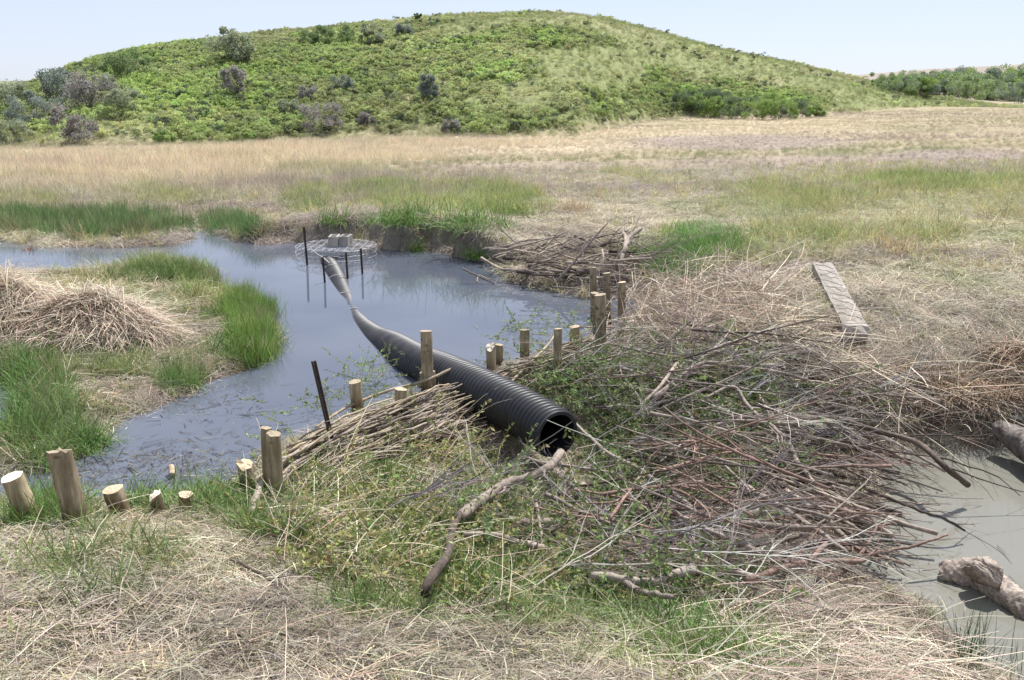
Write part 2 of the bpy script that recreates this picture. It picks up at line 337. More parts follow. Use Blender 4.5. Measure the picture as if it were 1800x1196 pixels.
b2 = N(t, 'ShaderNodeBump'); b2.inputs['Strength'].default_value = .7; b2.inputs['Distance'].default_value = .15; t.links.new(n2.outputs[0], b2.inputs['Height']); t.links.new(b.outputs[0], b2.inputs['Normal'])
t.links.new(b2.outputs[0], p.inputs['Normal']); t.links.new(p.outputs[0], o.inputs[0])

# ------------------------------------------------------------------ mesh building
class MB:
    def __init__(s): s.v = []; s.f = []; s.c = []; s.n = 0
    def add(s, V, Fc, c=1.):
        V = np.asarray(V, float); s.v.append(V)
        s.f += [tuple(i+s.n for i in f) for f in Fc]
        c = np.asarray(c, float)
        if c.ndim == 0: c = np.full(3, float(c))
        if c.ndim == 1: c = np.tile(c, (len(V), 1))
        s.c.append(c); s.n += len(V)
    def tube(s, pts, rad, k=5, c=1., caps=True):
        pts = np.asarray(pts, float); n = len(pts); rad = np.broadcast_to(rad, (n,))
        tg = np.gradient(pts, axis=0); tg /= np.linalg.norm(tg, axis=1)[:,None]+1e-9
        up = np.array([0, 0, 1.]) if abs(tg[0][2]) < .9 else np.array([1., 0, 0])
        a = np.cross(tg, up); a /= np.linalg.norm(a, axis=1)[:,None]+1e-9; b = np.cross(a, tg)
        th = np.arange(k)*2*np.pi/k
        V = (pts[:,None]+rad[:,None,None]*(a[:,None]*np.cos(th)[None,:,None]+b[:,None]*np.sin(th)[None,:,None])).reshape(-1, 3)
        Fc = [(i*k+j, i*k+(j+1) % k, (i+1)*k+(j+1) % k, (i+1)*k+j) for i in range(n-1) for j in range(k)]
        if caps: Fc += [tuple(range(k))[::-1], tuple((n-1)*k+j for j in range(k))]
        s.add(V, Fc, c)
    def mesh(s, name, mat, smooth=False, origin=None):
        me = bpy.data.meshes.new(name); V = np.concatenate(s.v)
        if origin is not None: V = V-np.asarray(origin)
        me.from_pydata(V.tolist(), [], s.f); ca = np.concatenate(s.c)
        at = me.color_attributes.new('sh', 'FLOAT_COLOR', 'POINT'); at.data.foreach_set('color', np.c_[ca, np.ones(len(ca))].ravel().astype(np.float32))
        me.materials.append(mat)
        if smooth: me.polygons.foreach_set('use_smooth', [True]*len(me.polygons))
        me.update(); return me
def link(name, me, loc=(0,0,0), parent=None, rot=None, label=None, cat=None, group=None, kind=None):
    o = bpy.data.objects.new(name, me); COL.objects.link(o); o.location = loc
    if rot is not None: o.rotation_euler = rot
    if parent is not None: o.parent = parent
    for k, v in (('label', label), ('category', cat), ('group', group), ('kind', kind)):
        if v: o[k] = v
    return o
def empty(name, loc, label, cat, group=None):
    o = link(name, None, loc, label=label, cat=cat, group=group); o.empty_display_size = .2; return o

# ------------------------------------------------------------------ ground sheet, water
def geo(a, s0, r, lim):
    o = [a]; s = s0
    while abs(o[-1]) < lim: s *= r; o.append(o[-1]+(s if s0 > 0 else s))
    return o
def lines(lo, hi, st, r, Lo, Hi):
    mid = list(np.arange(lo, hi+1e-6, st)); up = []; s = st; v = mid[-1]
    while v < Hi: s *= r; v += s; up.append(v)
    dn = []; s = st; v = mid[0]
    while v > Lo: s *= r; v -= s; dn.append(v)
    return np.array(dn[::-1]+mid+up)
gx = lines(-9, 9, .095, 1.034, -1000, 1000); gy = lines(2.6, 24, .095, 1.028, -60, 1500)
gy = gy[(gy > -60)]
X, Y = np.meshgrid(gx, gy); Z = H(X, Y)
def groundcol(X, Y, Z):
    px, py = proj(X, np.maximum(Y, 2.), Z); z = zones(px, py, X, Y)
    _, s = hill(X, Y)
    c = mixc(np.broadcast_to(STRAW*.8, X.shape+(3,)), LUSH*.6+SOIL*.35, z['g']*.8)
    c = mixc(c, PALEC*.9, z['l']*sst(20, 26, Y)*.9)
    c = mixc(c, PURPC, z['p']*sst(14, 20, Y))
    c = mixc(c, SOIL, z['m']*.9); c = mixc(c, SHADESOIL, z['d']*.9*(1-sst(12, 16, Y)))  # bare soil, then soil deepened to stand for shade in brush gaps
    k = sst(-.02, .06, s)*sst(35, 45, Y)
    lf = hillcol(px, py, X, Y, s)
    hc = mixc(np.broadcast_to(HDULL, X.shape+(3,)), HGREEN*.75, lf)
    hc = mixc(hc, C(.36,.31,.21), np.clip(sst(.62, .95, s)*.9*sst(850, 1100, px)*(1-lf)+(fbm(X*.15, Y*.15, 4, 44)-.52)*1.6*(1-lf), 0, 1))
    c = mixc(c, hc, k)
    c = mixc(c, C(.29,.25,.225), sst(180, 300, Y)*sst(0, 60, X)); c = mixc(c, C(.2,.23,.15), sst(180, 300, Y)*(1-sst(0, 60, X)))
    near = 1-sst(24, 34, Y)
    wet = sst(-.5, .02, np.maximum(sd_pond(X, Y), sd_pool(X, Y)))*near
    c = mixc(c, SOIL*.55, wet*.85)
    # bare steep bank faces
    gyv = np.abs(np.gradient(Z, axis=0)/np.gradient(Y, axis=0))
    c = mixc(c, C(.30,.265,.235), sst(.45, .9, gyv)*near*.85*(Y > 14))
    return np.clip(c, .01, .9)
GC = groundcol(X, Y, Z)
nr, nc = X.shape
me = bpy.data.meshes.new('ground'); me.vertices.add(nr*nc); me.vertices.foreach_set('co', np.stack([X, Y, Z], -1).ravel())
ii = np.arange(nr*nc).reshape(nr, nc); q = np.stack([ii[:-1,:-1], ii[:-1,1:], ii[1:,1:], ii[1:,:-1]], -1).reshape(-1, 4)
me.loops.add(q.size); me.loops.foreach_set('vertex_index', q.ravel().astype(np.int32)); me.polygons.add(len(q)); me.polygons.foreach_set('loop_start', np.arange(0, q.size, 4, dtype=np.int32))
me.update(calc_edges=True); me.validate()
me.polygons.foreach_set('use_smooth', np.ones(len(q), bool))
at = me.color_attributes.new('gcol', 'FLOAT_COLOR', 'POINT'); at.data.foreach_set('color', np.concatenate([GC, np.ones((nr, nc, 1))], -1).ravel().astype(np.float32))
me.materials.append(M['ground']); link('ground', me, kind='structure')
def sheet(name, z, x0, x1, y0, y1, mat):
    me = bpy.data.meshes.new(name); me.from_pydata([(x0,y0,z),(x1,y0,z),(x1,y1,z),(x0,y1,z)], [], [(0,1,2,3)]); me.materials.append(mat); return link(name, me, kind='structure')
# the pond sheet lies only where the ground dips under it: outlined along the dam so it never shows downstream
dam_px = [(-60,905),(130,905),(230,900),(330,893),(400,880),(450,850),(500,805),(560,780),(620,755),(680,730),(740,712),(810,698),(880,662),(940,642),(1010,624),(1070,606),(1115,575),(1150,530)]
pv = [P(a, b, 0) for a, b in dam_px]
pv = [np.array([-30, pv[0][1], 0])]+pv+[np.array([pv[-1][0]+.2, 24, 0]), np.array([-30, 24, 0])]
me = bpy.data.meshes.new('pond_water'); me.from_pydata([tuple(v) for v in pv], [], [tuple(range(len(pv)))]); me.materials.append(M['pond']); link('pond_water', me, kind='structure')
me = bpy.data.meshes.new('pool_water'); pq = [P(a, b, POOLZ) for a, b in [(1440,780),(1380,900),(1400,1060),(1560,1150),(1700,1300)]]
pq = [tuple(v) for v in pq]+[(16, pq[-1][1], POOLZ), (16, 11, POOLZ), (pq[0][0]+1, 9.5, POOLZ)]
me.from_pydata(pq, [], [tuple(range(len(pq)))]); me.materials.append(M['pool']); link('pool_water', me, kind='structure')

# ------------------------------------------------------------------ clump library and scattering
def ncross(a, b): 
    c = np.cross(a, b); return c/(np.linalg.norm(c)+1e-9)
def blade(mb, p, d, L, wd, bend, c, seg=3):
    """one tapering grass blade or stem from p along d, drooping"""
    d = d/np.linalg.norm(d); s = ncross(d, np.array([R.normal()*.3, R.normal()*.3, 1.])) if abs(d[2]) < .95 else ncross(d, R.normal(size=3))
    pts = []; q = np.array(p, float); dd = d.copy()
    for k in range(seg+1):
        pts.append(q.copy()); dd = dd+bend*np.array([0, 0, -1.])/seg; dd /= np.linalg.norm(dd); q = q+dd*L/seg
    V = []
    for k in range(seg): wk = wd*(1-.55*k/seg)*.5; V += [pts[k]-s*wk, pts[k]+s*wk]
    V.append(pts[seg])
    Fc = [(2*k, 2*k+1, 2*k+3, 2*k+2) for k in range(seg-1)]+[(2*seg-2, 2*seg-1, 2*seg)]
    mb.add(V, Fc, c)
def vc(lo=.6, hi=1.3, j=.035): return R.uniform(lo, hi)*(1+R.normal(size=3)*j)
def lib(name, n, fn, mat):
    c = bpy.data.collections.new(name)
    for k in range(n):
        mb = MB(); fn(mb, k); o = bpy.data.objects.new(f'{name}_{k:02d}', mb.mesh(name, mat)); c.objects.link(o)
    return c, n
def f_straw(mb, k):                       # flattened dry grass
    th0 = R.uniform(0, 6.28)
    for i in range(46):
        th = th0+R.normal()*.9+(np.pi if R.random() < .4 else 0); e = R.uniform(-.05, .45)
        d = np.array([np.cos(th)*np.cos(e), np.sin(th)*np.cos(e), np.sin(e)])
        blade(mb, (*R.normal(size=2)*.10, R.uniform(0, .04)), d, R.uniform(.08, .28), R.uniform(.003, .0065), R.uniform(.2, 1.), vc(.45, 1.4), 3)
def f_tuft(mb, k):
    for i in range(38):
        th = R.uniform(0, 6.28); e = R.uniform(.5, 1.45); d = np.array([np.cos(th)*np.cos(e), np.sin(th)*np.cos(e), np.sin(e)])
        blade(mb, (*R.normal(size=2)*.05, -.01), d, R.uniform(.10, .30), R.uniform(.004, .008), R.uniform(.3, 1.5), vc(.55, 1.35, .1), 3)
def f_sedge(mb, k):
    for i in range(48):
        th = R.uniform(0, 6.28); e = R.uniform(1.05, 1.55); d = np.array([np.cos(th)*np.cos(e), np.sin(th)*np.cos(e), np.sin(e)])
        blade(mb, (*R.normal(size=2)*.09, -.02), d, R.uniform(.25, .55), R.uniform(.005, .009), R.uniform(0, .5), vc(.5, 1.4, .1), 3)
def f_tall(mb, k):
    for i in range(34):
        th = R.uniform(0, 6.28); e = R.uniform(.9, 1.5); d = np.array([np.cos(th)*np.cos(e), np.sin(th)*np.cos(e), np.sin(e)])
        c = vc(.55, 1.4); L = R.uniform(.2, .6)
        blade(mb, (*R.normal(size=2)*.13, -.02), d, L, R.uniform(.007, .014), R.uniform(.1, .8), c, 2)
def leafq(mb, p, L, c):
    a = R.normal(size=3); a /= np.linalg.norm(a); b = ncross(a, R.normal(size=3)); n = np.cross(a, b)*.12
    mb.add([p-a*L*.5, p+b*L*.22+n*L, p+a*L*.5, p-b*L*.22+n*L], [(0,1,2,3)], c)
def f_leafy(mb, k):                       # knee-high leafy weeds of the hillside
    for j in range(7):
        cx, cy = R.normal(size=2)*.28; h = R.uniform(.18, .5); r = R.uniform(.12, .24)
        for i in range(34):
            q = R.normal(size=3); q /= np.linalg.norm(q); q = q*r*R.uniform(.5, 1.05); q[2] = abs(q[2])*1.1 if R.random() < .8 else q[2]
            leafq(mb, np.array([cx, cy, h])+q, R.uniform(.10, .19), vc(.6, 1.35, .08))
def f_sprig(mb, k):                       # cut willow shoot with narrow leaves
    L = R.uniform(.35, .7); th = 0; e = R.uniform(0, .5); d = np.array([np.cos(e), 0, np.sin(e)]); pts = [np.zeros(3)]
    for i in range(5): d = d+R.normal(size=3)*.12+np.array([0, 0, -.06]); d /= np.linalg.norm(d); pts.append(pts[-1]+d*L/5)
    mb.tube(pts, np.linspace(.0035, .001, 6), 3, C(1.5,1.05,1.2)*R.uniform(.7, 1.2), False)
    pts = np.array(pts)
    for i in range(34):
        u = R.uniform(.15, 5); a = int(min(u, 4)); q = pts[a]+(pts[a+1]-pts[a])*(u-a)
        dd = R.normal(size=3); dd[0] += 1.2; dd /= np.linalg.norm(dd); l = R.uniform(.025, .06); s = ncross(dd, R.normal(size=3)); c = vc(.55, 1.45, .1)
        mb.add([q, q+dd*l*.5+s*l*.2, q+dd*l, q+dd*l*.5-s*l*.2], [(0,1,2,3)], c)
def wander(p, d, L, n, jit, sag=0.):
    pts = [np.array(p, float)]; d = np.array(d, float); d /= np.linalg.norm(d)
    for i in range(n):
        d = d+R.normal(size=3)*jit*np.array([1, 1, .6])+np.array([0, 0, -sag]); d /= np.linalg.norm(d); pts.append(pts[-1]+d*L/n)
    return np.array(pts)
def branching(mb, p, d, L, r, depth, c, k=5, jit=.11, sag=0., nsub=(3, 6), spread=.6):
    n = max(4, int(L/.14)); n = min(n, 14); pts = wander(p, d, L, n, jit, sag)
    cc = np.asarray(c)*R.uniform(.85, 1.15); mb.tube(pts, np.linspace(r, r*.35, n+1), k, cc)
    if depth > 0:
        for i in range(R.integers(*nsub)):
            a = R.integers(max(1, n//5), n); t = pts[a]-pts[a-1]; t /= np.linalg.norm(t)
            s = R.normal(size=3); s[2] *= .6; s -= t*(s@t); s /= np.linalg.norm(s)+1e-9
            branching(mb, pts[a], t+s*R.uniform(.35, 1.)*spread/.6*.7, L*R.uniform(.25, .6)*(1-.35*a/n), r*R.uniform(.35, .6)*(1-.4*a/n), depth-1, c, max(3, k-1), jit*1.2, sag, nsub, spread)
    return pts
def f_twig(mb, k):
    branching(mb, (0,0,0), (1, 0, R.uniform(-.05, .25)), R.uniform(.8, 1.5), R.uniform(.005, .009), 2, vc(.75, 1.2, .06), 4, .12, .0, (3, 6), .5)
def f_stem(mb, k):                        # thin bare stalks, some unbranched
    for i in range(7):
        th = R.normal()*.5+(np.pi if R.random() < .3 else 0); e = R.uniform(-.05, .5)
        pts = wander((*R.normal(size=2)*.15, R.uniform(0, .08)), (np.cos(th)*np.cos(e), np.sin(th)*np.cos(e), np.sin(e)), R.uniform(.25, .7), 5, .08, .04)
        mb.tube(pts, np.linspace(.0032, .0014, 6), 3, vc(.6, 1.35), False)
def f_litter(mb, k):
    for i in range(14):
        th = R.uniform(0, 6.28); blade(mb, (*R.normal(size=2)*.2, .002), np.array([np.cos(th), np.sin(th), .02]), R.uniform(.03, .20)*(R.random()**1.5+.3), R.uniform(.003, .007), 0, vc(.3, 1.6), 2)
def f_crown(mb, k):                       # leaf cloud for wooded slopes
    for j in range(9):
        q0 = R.normal(size=3)*.26; q0[2] = abs(q0[2])*1.0+.25; r = R.uniform(.16, .28)
        for i in range(60):
            q = R.normal(size=3); q /= np.linalg.norm(q); leafq(mb, q0+q*r*R.uniform(.55, 1.08), R.uniform(.05, .095), vc(.6, 1.35, .07))
    for j in range(5):
        branching(mb, (*R.normal(size=2)*.06, 0), (R.normal()*.5, R.normal()*.5, 1), .7, .012, 1, (.5,.42,.4), 3)
L_straw = lib('straw', 8, f_straw, M['blade']); L_tuft = lib('tuft', 6, f_tuft, M['blade']); L_sedge = lib('sedge', 5, f_sedge, M['blade']); L_tall = lib('tallgrass', 6, f_tall, M['blade'])
L_leafy = lib('weeds', 6, f_leafy, M['leaf']); L_sprig = lib('sprig', 8, f_sprig, M['leaf']); L_twig = lib('twigs', 9, f_twig, M['twig']); L_stem = lib('stems', 6, f_stem, M['twig']); L_litter = lib('litter', 5, f_litter, M['blade'])

def wedge(y0, y1, dens, margin=1.12, extra=.8):
    a = 2*.6*margin; A = a*(y1*y1-y0*y0)/2+2*extra*(y1-y0); n = int(A*dens)
    y = R.uniform(y0, y1, n*3); k = R.random(n*3) < (a*y+2*extra)/(a*y1+2*extra); y = y[k][:n]
    x = (R.random(len(y))*2-1)*(a*y/2+extra); return x, y
def normals(x, y):
    e = .12; gx_ = (H(x+e, y)-H(x-e, y))/(2*e); gy_ = (H(x, y+e)-H(x, y-e))/(2*e); n = np.stack([-gx_, -gy_, np.ones_like(gx_)], -1); return n/np.linalg.norm(n, axis=1)[:,None]
def scatter(name, L, x, y, z, scl, tint, yaw=None, tilt=None, nrm=None, label=None, cat=None, kind='stuff', jt=.12):
    """one object: clumps set on their spots by geometry nodes"""
    coll, nv = L; n = len(x)
    if n == 0: return
    yaw = R.uniform(0, 6.28, n) if yaw is None else yaw
    rot = np.zeros((n, 3)); rot[:,2] = yaw
    if nrm is not None:
        nz = nrm; c_, s_ = np.cos(yaw), np.sin(yaw)      # euler XYZ so that local z follows the slope
        lx = nz[:,0]*c_+nz[:,1]*s_; ly = -nz[:,0]*s_+nz[:,1]*c_
        rot[:,1] = np.arctan2(lx, nz[:,2]); rot[:,0] = -np.arcsin(np.clip(ly, -1, 1))
    rot[:,:2] += R.normal(size=(n, 2))*jt
    if tilt is not None: rot[:,1] += tilt
    me = bpy.data.meshes.new(name); me.vertices.add(n); me.vertices.foreach_set('co', np.stack([x, y, z], -1).ravel())
    def att(nm, ty, data, f): a = me.attributes.new(nm, ty, 'POINT'); a.data.foreach_set(f, data)
    att('rot', 'FLOAT_VECTOR', rot.ravel().astype(np.float32), 'vector'); att('scl', 'FLOAT', np.broadcast_to(scl, (n,)).astype(np.float32), 'value')
    att('vi', 'INT', R.integers(0, nv, n).astype(np.int32), 'value')
    att('tint', 'FLOAT_COLOR', np.c_[np.clip(tint, .005, .9), np.ones(n)].ravel().astype(np.float32), 'color')
    g = bpy.data.node_groups.new(name, 'GeometryNodeTree')
    g.interface.new_socket('Geometry', in_out='INPUT', socket_type='NodeSocketGeometry'); g.interface.new_socket('Geometry', in_out='OUTPUT', socket_type='NodeSocketGeometry')
    gi, go = g.nodes.new('NodeGroupInput'), g.nodes.new('NodeGroupOutput'); ip = g.nodes.new('GeometryNodeInstanceOnPoints'); ci = g.nodes.new('GeometryNodeCollectionInfo')
    ci.inputs['Collection'].default_value = coll; ci.inputs['Separate Children'].default_value = True; ci.inputs['Reset Children'].default_value = True
    def na(nm, ty): a = g.nodes.new('GeometryNodeInputNamedAttribute'); a.data_type = ty; a.inputs[0].default_value = nm; return a.outputs['Attribute']
    l = g.links.new; l(gi.outputs[0], ip.inputs['Points']); l(ci.outputs[0], ip.inputs['Instance']); ip.inputs['Pick Instance'].default_value = True
    l(na('vi', 'INT'), ip.inputs['Instance Index']); l(na('rot', 'FLOAT_VECTOR'), ip.inputs['Rotation']); l(na('scl', 'FLOAT'), ip.inputs['Scale']); l(ip.outputs[0], go.inputs[0])
    o = link(name, me, kind=kind, label=label, cat=cat); md = o.modifiers.new('scatter', 'NODES'); md.node_group = g
    return o
PIPEX = [(740,720),(800,705),(900,740),(1010,700),(1050,750),(1055,860),(1010,900),(930,890),(850,820)]
STUBS = [(210,905,34,20,1),(280,903,26,22,1),(328,898,24,22,1),(437,872,24,18,1),(628,728,20,12,1),(704,745,26,26,1),(485,885,20,16,.8)]
def land(x, y, ground_pad=.02):
    z = H(x, y); px, py = proj(x, y, z)
    ok = (sd_pond(x, y) < ground_pad) & ((sd_pool(x, y) < ground_pad) | (y > 20)) & (blob(px, py, STUBS) < R.random(np.shape(x))+.15)
    return z, px, py, ok
def jitter(c, n, a=.18, b=.035): return c*(1+R.normal(size=(n, 1))*a)*(1+R.normal(size=(n, 3))*b)

BRUSH = [(1100,650),(1250,615),(1420,645),(1560,680),(1590,730),(1520,775),(1440,815),(1445,880),(1430,950),(1380,1000),(1300,1040),(1150,1055),(1000,1040),(900,1000),(780,985),(740,930),(830,890),(930,870),(1010,850),(1050,760),(1010,700),(930,710),(900,700),(1000,668)]
LEAFBR = [(480,880),(560,810),(640,780),(700,760),(800,745),(880,830),(940,870),(1050,850),(1080,900),(1040,1000),(880,1060),(720,1040),(620,1030),(520,960)]
# foreground and near ground: flattened straw
x, y = wedge(2.3, 12, 260); z, px, py, ok = land(x, y); zn = zones(px, py, x, y)
br = in_poly(BRUSH, px, py)
keep = ok & (R.random(len(x)) < (1-.75*br)*(1-.75*zn['m'])*(1-.35*zn['g'])*(1-.75*in_poly(isl_px, px, py))*(1-.4*in_poly(LEAFBR, px, py)))
x, y, z = x[keep], y[keep], z[keep]; zn = {k: v[keep] for k, v in zn.items()}; n = len(x)
tint = mixc(np.broadcast_to(C(.52,.46,.36), (n, 3)), C(.30,.35,.17), np.clip(zn['g']*.7+(R.random(n) < .12)*.5, 0, 1)); tint = mixc(tint, C(.55,.43,.24), (R.random(n) < .15)*.7)
tint = mixc(tint, C(.36,.30,.25), (R.random(n) < .25)*.8); tint = tint*(.55+.85*fbm(x*1.8, y*1.8, 4, 96))[:,None]
scatter('dry_grass_litter', L_straw, x, y, z+.005, R.uniform(.6, 1.15, n), jitter(tint, n), nrm=normals(x, y), label='flattened dry straw-coloured grass covering the near bank', cat='dry grass')
# green grass among it
x, y = wedge(2.3, 16, 110); z, px, py, ok = land(x, y); zn = zones(px, py, x, y)
keep = ok & (R.random(len(x)) < np.clip(zn['g']*1.1+.05+.22*in_poly(isl_px, px, py), 0, 1)*(1-.85*in_poly(BRUSH, px, py))*(1-.9*in_poly(PIPEX, px, py))*(1-.6*zn['m']))
x, y, z, g_ = x[keep], y[keep], z[keep], zn['g'][keep]; n = len(x)
tint = mixc(np.broadcast_to(C(.24,.27,.10), (n, 3)), C(.13,.235,.06), np.clip(g_+R.normal(size=n)*.2, 0, 1))
scatter('green_grass', L_tuft, x, y, z, R.uniform(.6, 1.25, n)*(.75+.5*g_), jitter(tint, n), label='green grass growing up through the flattened straw', cat='grass')
# middle ground
x, y = wedge(11, 31, 75); z, px, py, ok = land(x, y); zn = zones(px, py, x, y)
keep = ok & (R.random(len(x)) < (1-.85*zn['m'])*(1-.45*zn['g'])*(1-.72*in_poly(isl_px, px, py))*(normals(x, y)[:,2] > .8)); x, y, z = x[keep], y[keep], z[keep]; px, py = px[keep], py[keep]; zn = {k: v[keep] for k, v in zn.items()}; n = len(x)
tint = np.broadcast_to(C(.55,.485,.37), (n, 3))*(.65+.7*fbm(x*.8, y*1.6, 4, 95))[:,None]; tint = mixc(tint, C(.50,.46,.24), np.clip(sst(1250, 1450, px)*sst(520, 420, py)*.45+zn['n']*.6, 0, 1)); tint = mixc(tint, C(.25,.29,.12), zn['g']*.7)
en = fbm(x*.16+9, y*.5, 4, 101); tint = mixc(tint, PURPC*1.15, np.clip((en-.55)*7, 0, .7)); tint = mixc(tint, C(.33,.36,.19), np.clip((.44-en)*6, 0, .6)); tint = mixc(tint, C(.54,.46,.33), zn['l']); tint = mixc(tint, PURPC*1.35, zn['p'])
scatter('meadow_straw', L_straw, x, y, z, R.uniform(1., 1.7, n), jitter(tint, n), nrm=normals(x, y), label='trampled straw-coloured meadow grass beyond the dam', cat='dry grass')
x, y = wedge(13, 32, 60); z, px, py, ok = land(x, y); zn = zones(px, py, x, y)
sedgez = blob(px, py, [(130,392,240,34,1),(400,398,80,22,1)])
keep = ok & (sedgez < .4) & (R.random(len(x)) < np.clip(zn['g']*1.+.06+.12*sst(1250, 1450, px), 0, 1)*(.3+1.1*sst(.38, .58, fbm(x*.7, y*.9, 4, 97)))*(1-.7*zn['m'])*(1-.6*zn['p'])); x, y, z = x[keep], y[keep], z[keep]; px = px[keep]; py = py[keep]; g_ = zn['g'][keep]; n = len(x)
tint = mixc(np.broadcast_to(C(.46,.43,.22), (n, 3)), C(.27,.35,.11), np.clip(g_*.9+R.normal(size=n)*.25, 0, 1)); lushz = blob(px, py, [(1240,425,75,38,1),(1190,470,70,36,1)])
tint = mixc(tint, C(.17,.32,.09), lushz)
scatter('meadow_grass', L_tuft, x, y, z, R.uniform(.9, 1.9, n)*(1-.25*lushz), jitter(tint, n), label='patchy green grass on the meadow beyond the pond', cat='grass')
# tall pale grass behind the pond, far meadow
x, y = wedge(23, 84, 15); z, px, py, ok = land(x, y); zn = zones(px, py, x, y); _, s = hill(x, y)
keep = ok & (s < .04) & (R.random(len(x)) < .55+.45*zn['l']); x, y, z = x[keep], y[keep], z[keep]; px = px[keep]; zn = {k: v[keep] for k, v in zn.items()}; n = len(x)
tint = np.broadcast_to(C(.53,.475,.35), (n, 3)); tint = mixc(tint, C(.34,.36,.17), np.clip(zn['g']+zn['n']*.8, 0, 1)*.8); tint = mixc(tint, C(.66,.57,.41), zn['l']); tint = mixc(tint, PURPC*1.2, zn['p']*.9)
en = fbm(x*.05+5, y*.22, 4, 91); tint = mixc(tint, PURPC*1.3, np.clip((en-.55)*6, 0, .8)); tint = mixc(tint, C(.27,.30,.14), np.clip((.42-en)*6, 0, .75)*(1-.8*zn['l']))
scatter('tall_pale_grass', L_tall, x, y, z, R.uniform(.6, 1.1, n)*(1+.3*zn['l']*(1-sst(600, 1050, px)))*(1-.35*sst(36, 44, y))*(1-.45*zn['p'])*(.45+.9*fbm(x*.15, y*.4, 3, 92))*(1-.4*sst(600, 1050, px+(fbm(x*.3, y*.3, 3, 98)-.5)*300)), jitter(tint, n, .12), label='tall pale dry grass in a band at the foot of the hill', cat='tall grass')
# sedge beds
def bed(name, pts, dens, tint, scl, label, y0=7, y1=31, pad=.12, shr=.2):
    x, y = wedge(y0, y1, dens); z, px, py, ok_ = land(x, y); kb = blob(px, py, STUBS) < R.random(len(x))
    keep = (blob(px+(fbm(x*1.5, y*1.5, 3, 51)-.5)*80*8/np.maximum(y, 4), py+(fbm(x*1.5, y*1.5, 3, 52)-.5)*40*8/np.maximum(y, 4), pts) > R.random(len(x))*.9) & (sd_pond(x, y) < pad) & kb
    x, y, z = x[keep], y[keep], z[keep]; n = len(x)
    scatter(name, L_sedge, x, y, np.maximum(z, -.05), R.uniform(.5, 1.15, n)*scl, jitter(mixc(np.broadcast_to(tint, (n, 3)), C(.42,.37,.23), (R.random(n) < .14)*.8+(fbm(x*1.2, y*1.2, 3, 55) > .56)*.25), n, shr+.05), label=label, cat='sedge')
bed('sedge', [(438,592,38,78,1),(440,640,30,20,1)], 120, C(.19,.31,.07), .85, 'bright green sedge at the right edge of the mud island', pad=.2)
bed('sedge', [(215,402,130,26,1),(120,395,60,20,.8),(395,400,48,15,1),(440,412,34,12,.9),(30,395,90,22,.7)], 38, C(.15,.25,.09), 1.05, 'dense dark green sedge bed along the far left shore', 15, 31, .2)
bed('sedge', [(310,486,60,9,1),(240,486,60,8,.7),(370,500,26,14,.9)], 70, C(.16,.25,.09), .7, 'green sedge fringe at the back of the mud island', 9, 20, .2)
bed('sedge', [(85,705,45,50,.8),(75,775,60,35,.8),(310,670,42,28,1),(150,660,60,16,.4),(110,640,80,14,.4),(340,650,30,18,.6),(10,640,50,30,.8)], 60, C(.17,.26,.09), .7, 'green sedge on the near side of the mud island', 6, 14, .15)
bed('sedge', [(150,900,70,16,.35),(60,925,60,22,.9),(330,885,60,10,.4),(220,900,25,12,.6)], 70, C(.2,.3,.09), .5, 'green grass around the short posts on the near left', 5, 9, .1)
# brush: bare twigs and cut willow shoots
PIPEX_ = [(740,720),(800,705),(900,740),(1010,700),(1050,750),(1055,860),(1010,900),(930,890),(850,820)]
def inbrush(poly, dens, y0=3, y1=14):
    x, y = wedge(y0, y1, dens); z = H(x, y); px, py = proj(x, y, z+.1); k = in_poly(poly, px+(fbm(x*2, y*2, 3, 61)-.5)*80, py+(fbm(x*2, y*2, 3, 62)-.5)*60); k &= ~in_poly(PIPEX, px, py); return x[k], y[k], z[k], px[k], py[k]
x, y, z, px, py = inbrush(BRUSH, 58); n = len(x)
z = np.maximum(z, POOLZ)+R.uniform(.0, .36, n)*np.clip(.4+1*fbm(x, y, 3, 66), .2, 1)
yaw = np.radians(-38)+R.normal(size=n)*.75+np.where(R.random(n) < .25, np.pi, 0)
x = x-np.cos(yaw)*.42; y = y-np.sin(yaw)*.42
far_ = np.ones(n, bool)
for u_ in (0., .35, .7, 1.0):
    qx, qy = proj(x+np.cos(yaw)*u_, y+np.sin(yaw)*u_, z+.05); far_ &= ((qx-965)/62)**2+((qy-770)/62)**2 > 1
x, y, z, yaw, px, py = x[far_], y[far_], z[far_], yaw[far_], px[far_], py[far_]; n = len(x)
tt = mixc(np.broadcast_to(C(.31,.265,.24), (n, 3)), C(.22,.15,.135), (R.random(n) < .35)*1.); tt = mixc(tt, C(.52,.48,.41), (R.random(n) < .22)*1.)
scatter('brush_twigs', L_twig, x, y, z, R.uniform(.6, 1.15, n), jitter(tt, n, .2), yaw=yaw, tilt=R.normal(size=n)*.08, label='tangle of fine bare twigs in the brush pile', cat='twigs')
x, y, z, px, py = inbrush(BRUSH, 260); gr = fbm(x*.9, y*.9, 3, 71)+.16*(px < 1300)+.1*blob(px, py, [(1130,700,200,120,1)]); k = (gr > R.uniform(.46, .80, len(x))); x, y, z = x[k], y[k], z[k]; n = len(x)
z = np.maximum(z, POOLZ)+R.uniform(.0, .26, n)
scatter('cut_willow_leaves', L_sprig, x, y, z, R.uniform(.7, 1.2, n), jitter(np.broadcast_to(C(.205,.275,.11), (n, 3)), n, .22), label='leafy cut willow shoots in the brush right of the pipe', cat='willow shoots')
x, y, z, px, py = inbrush(LEAFBR, 230); k = (fbm(x*1.3, y*1.3, 3, 72) > R.uniform(.2, .62, len(x))); x, y, z = x[k], y[k], z[k]; n = len(x); z = z+R.uniform(.0, .13, n)
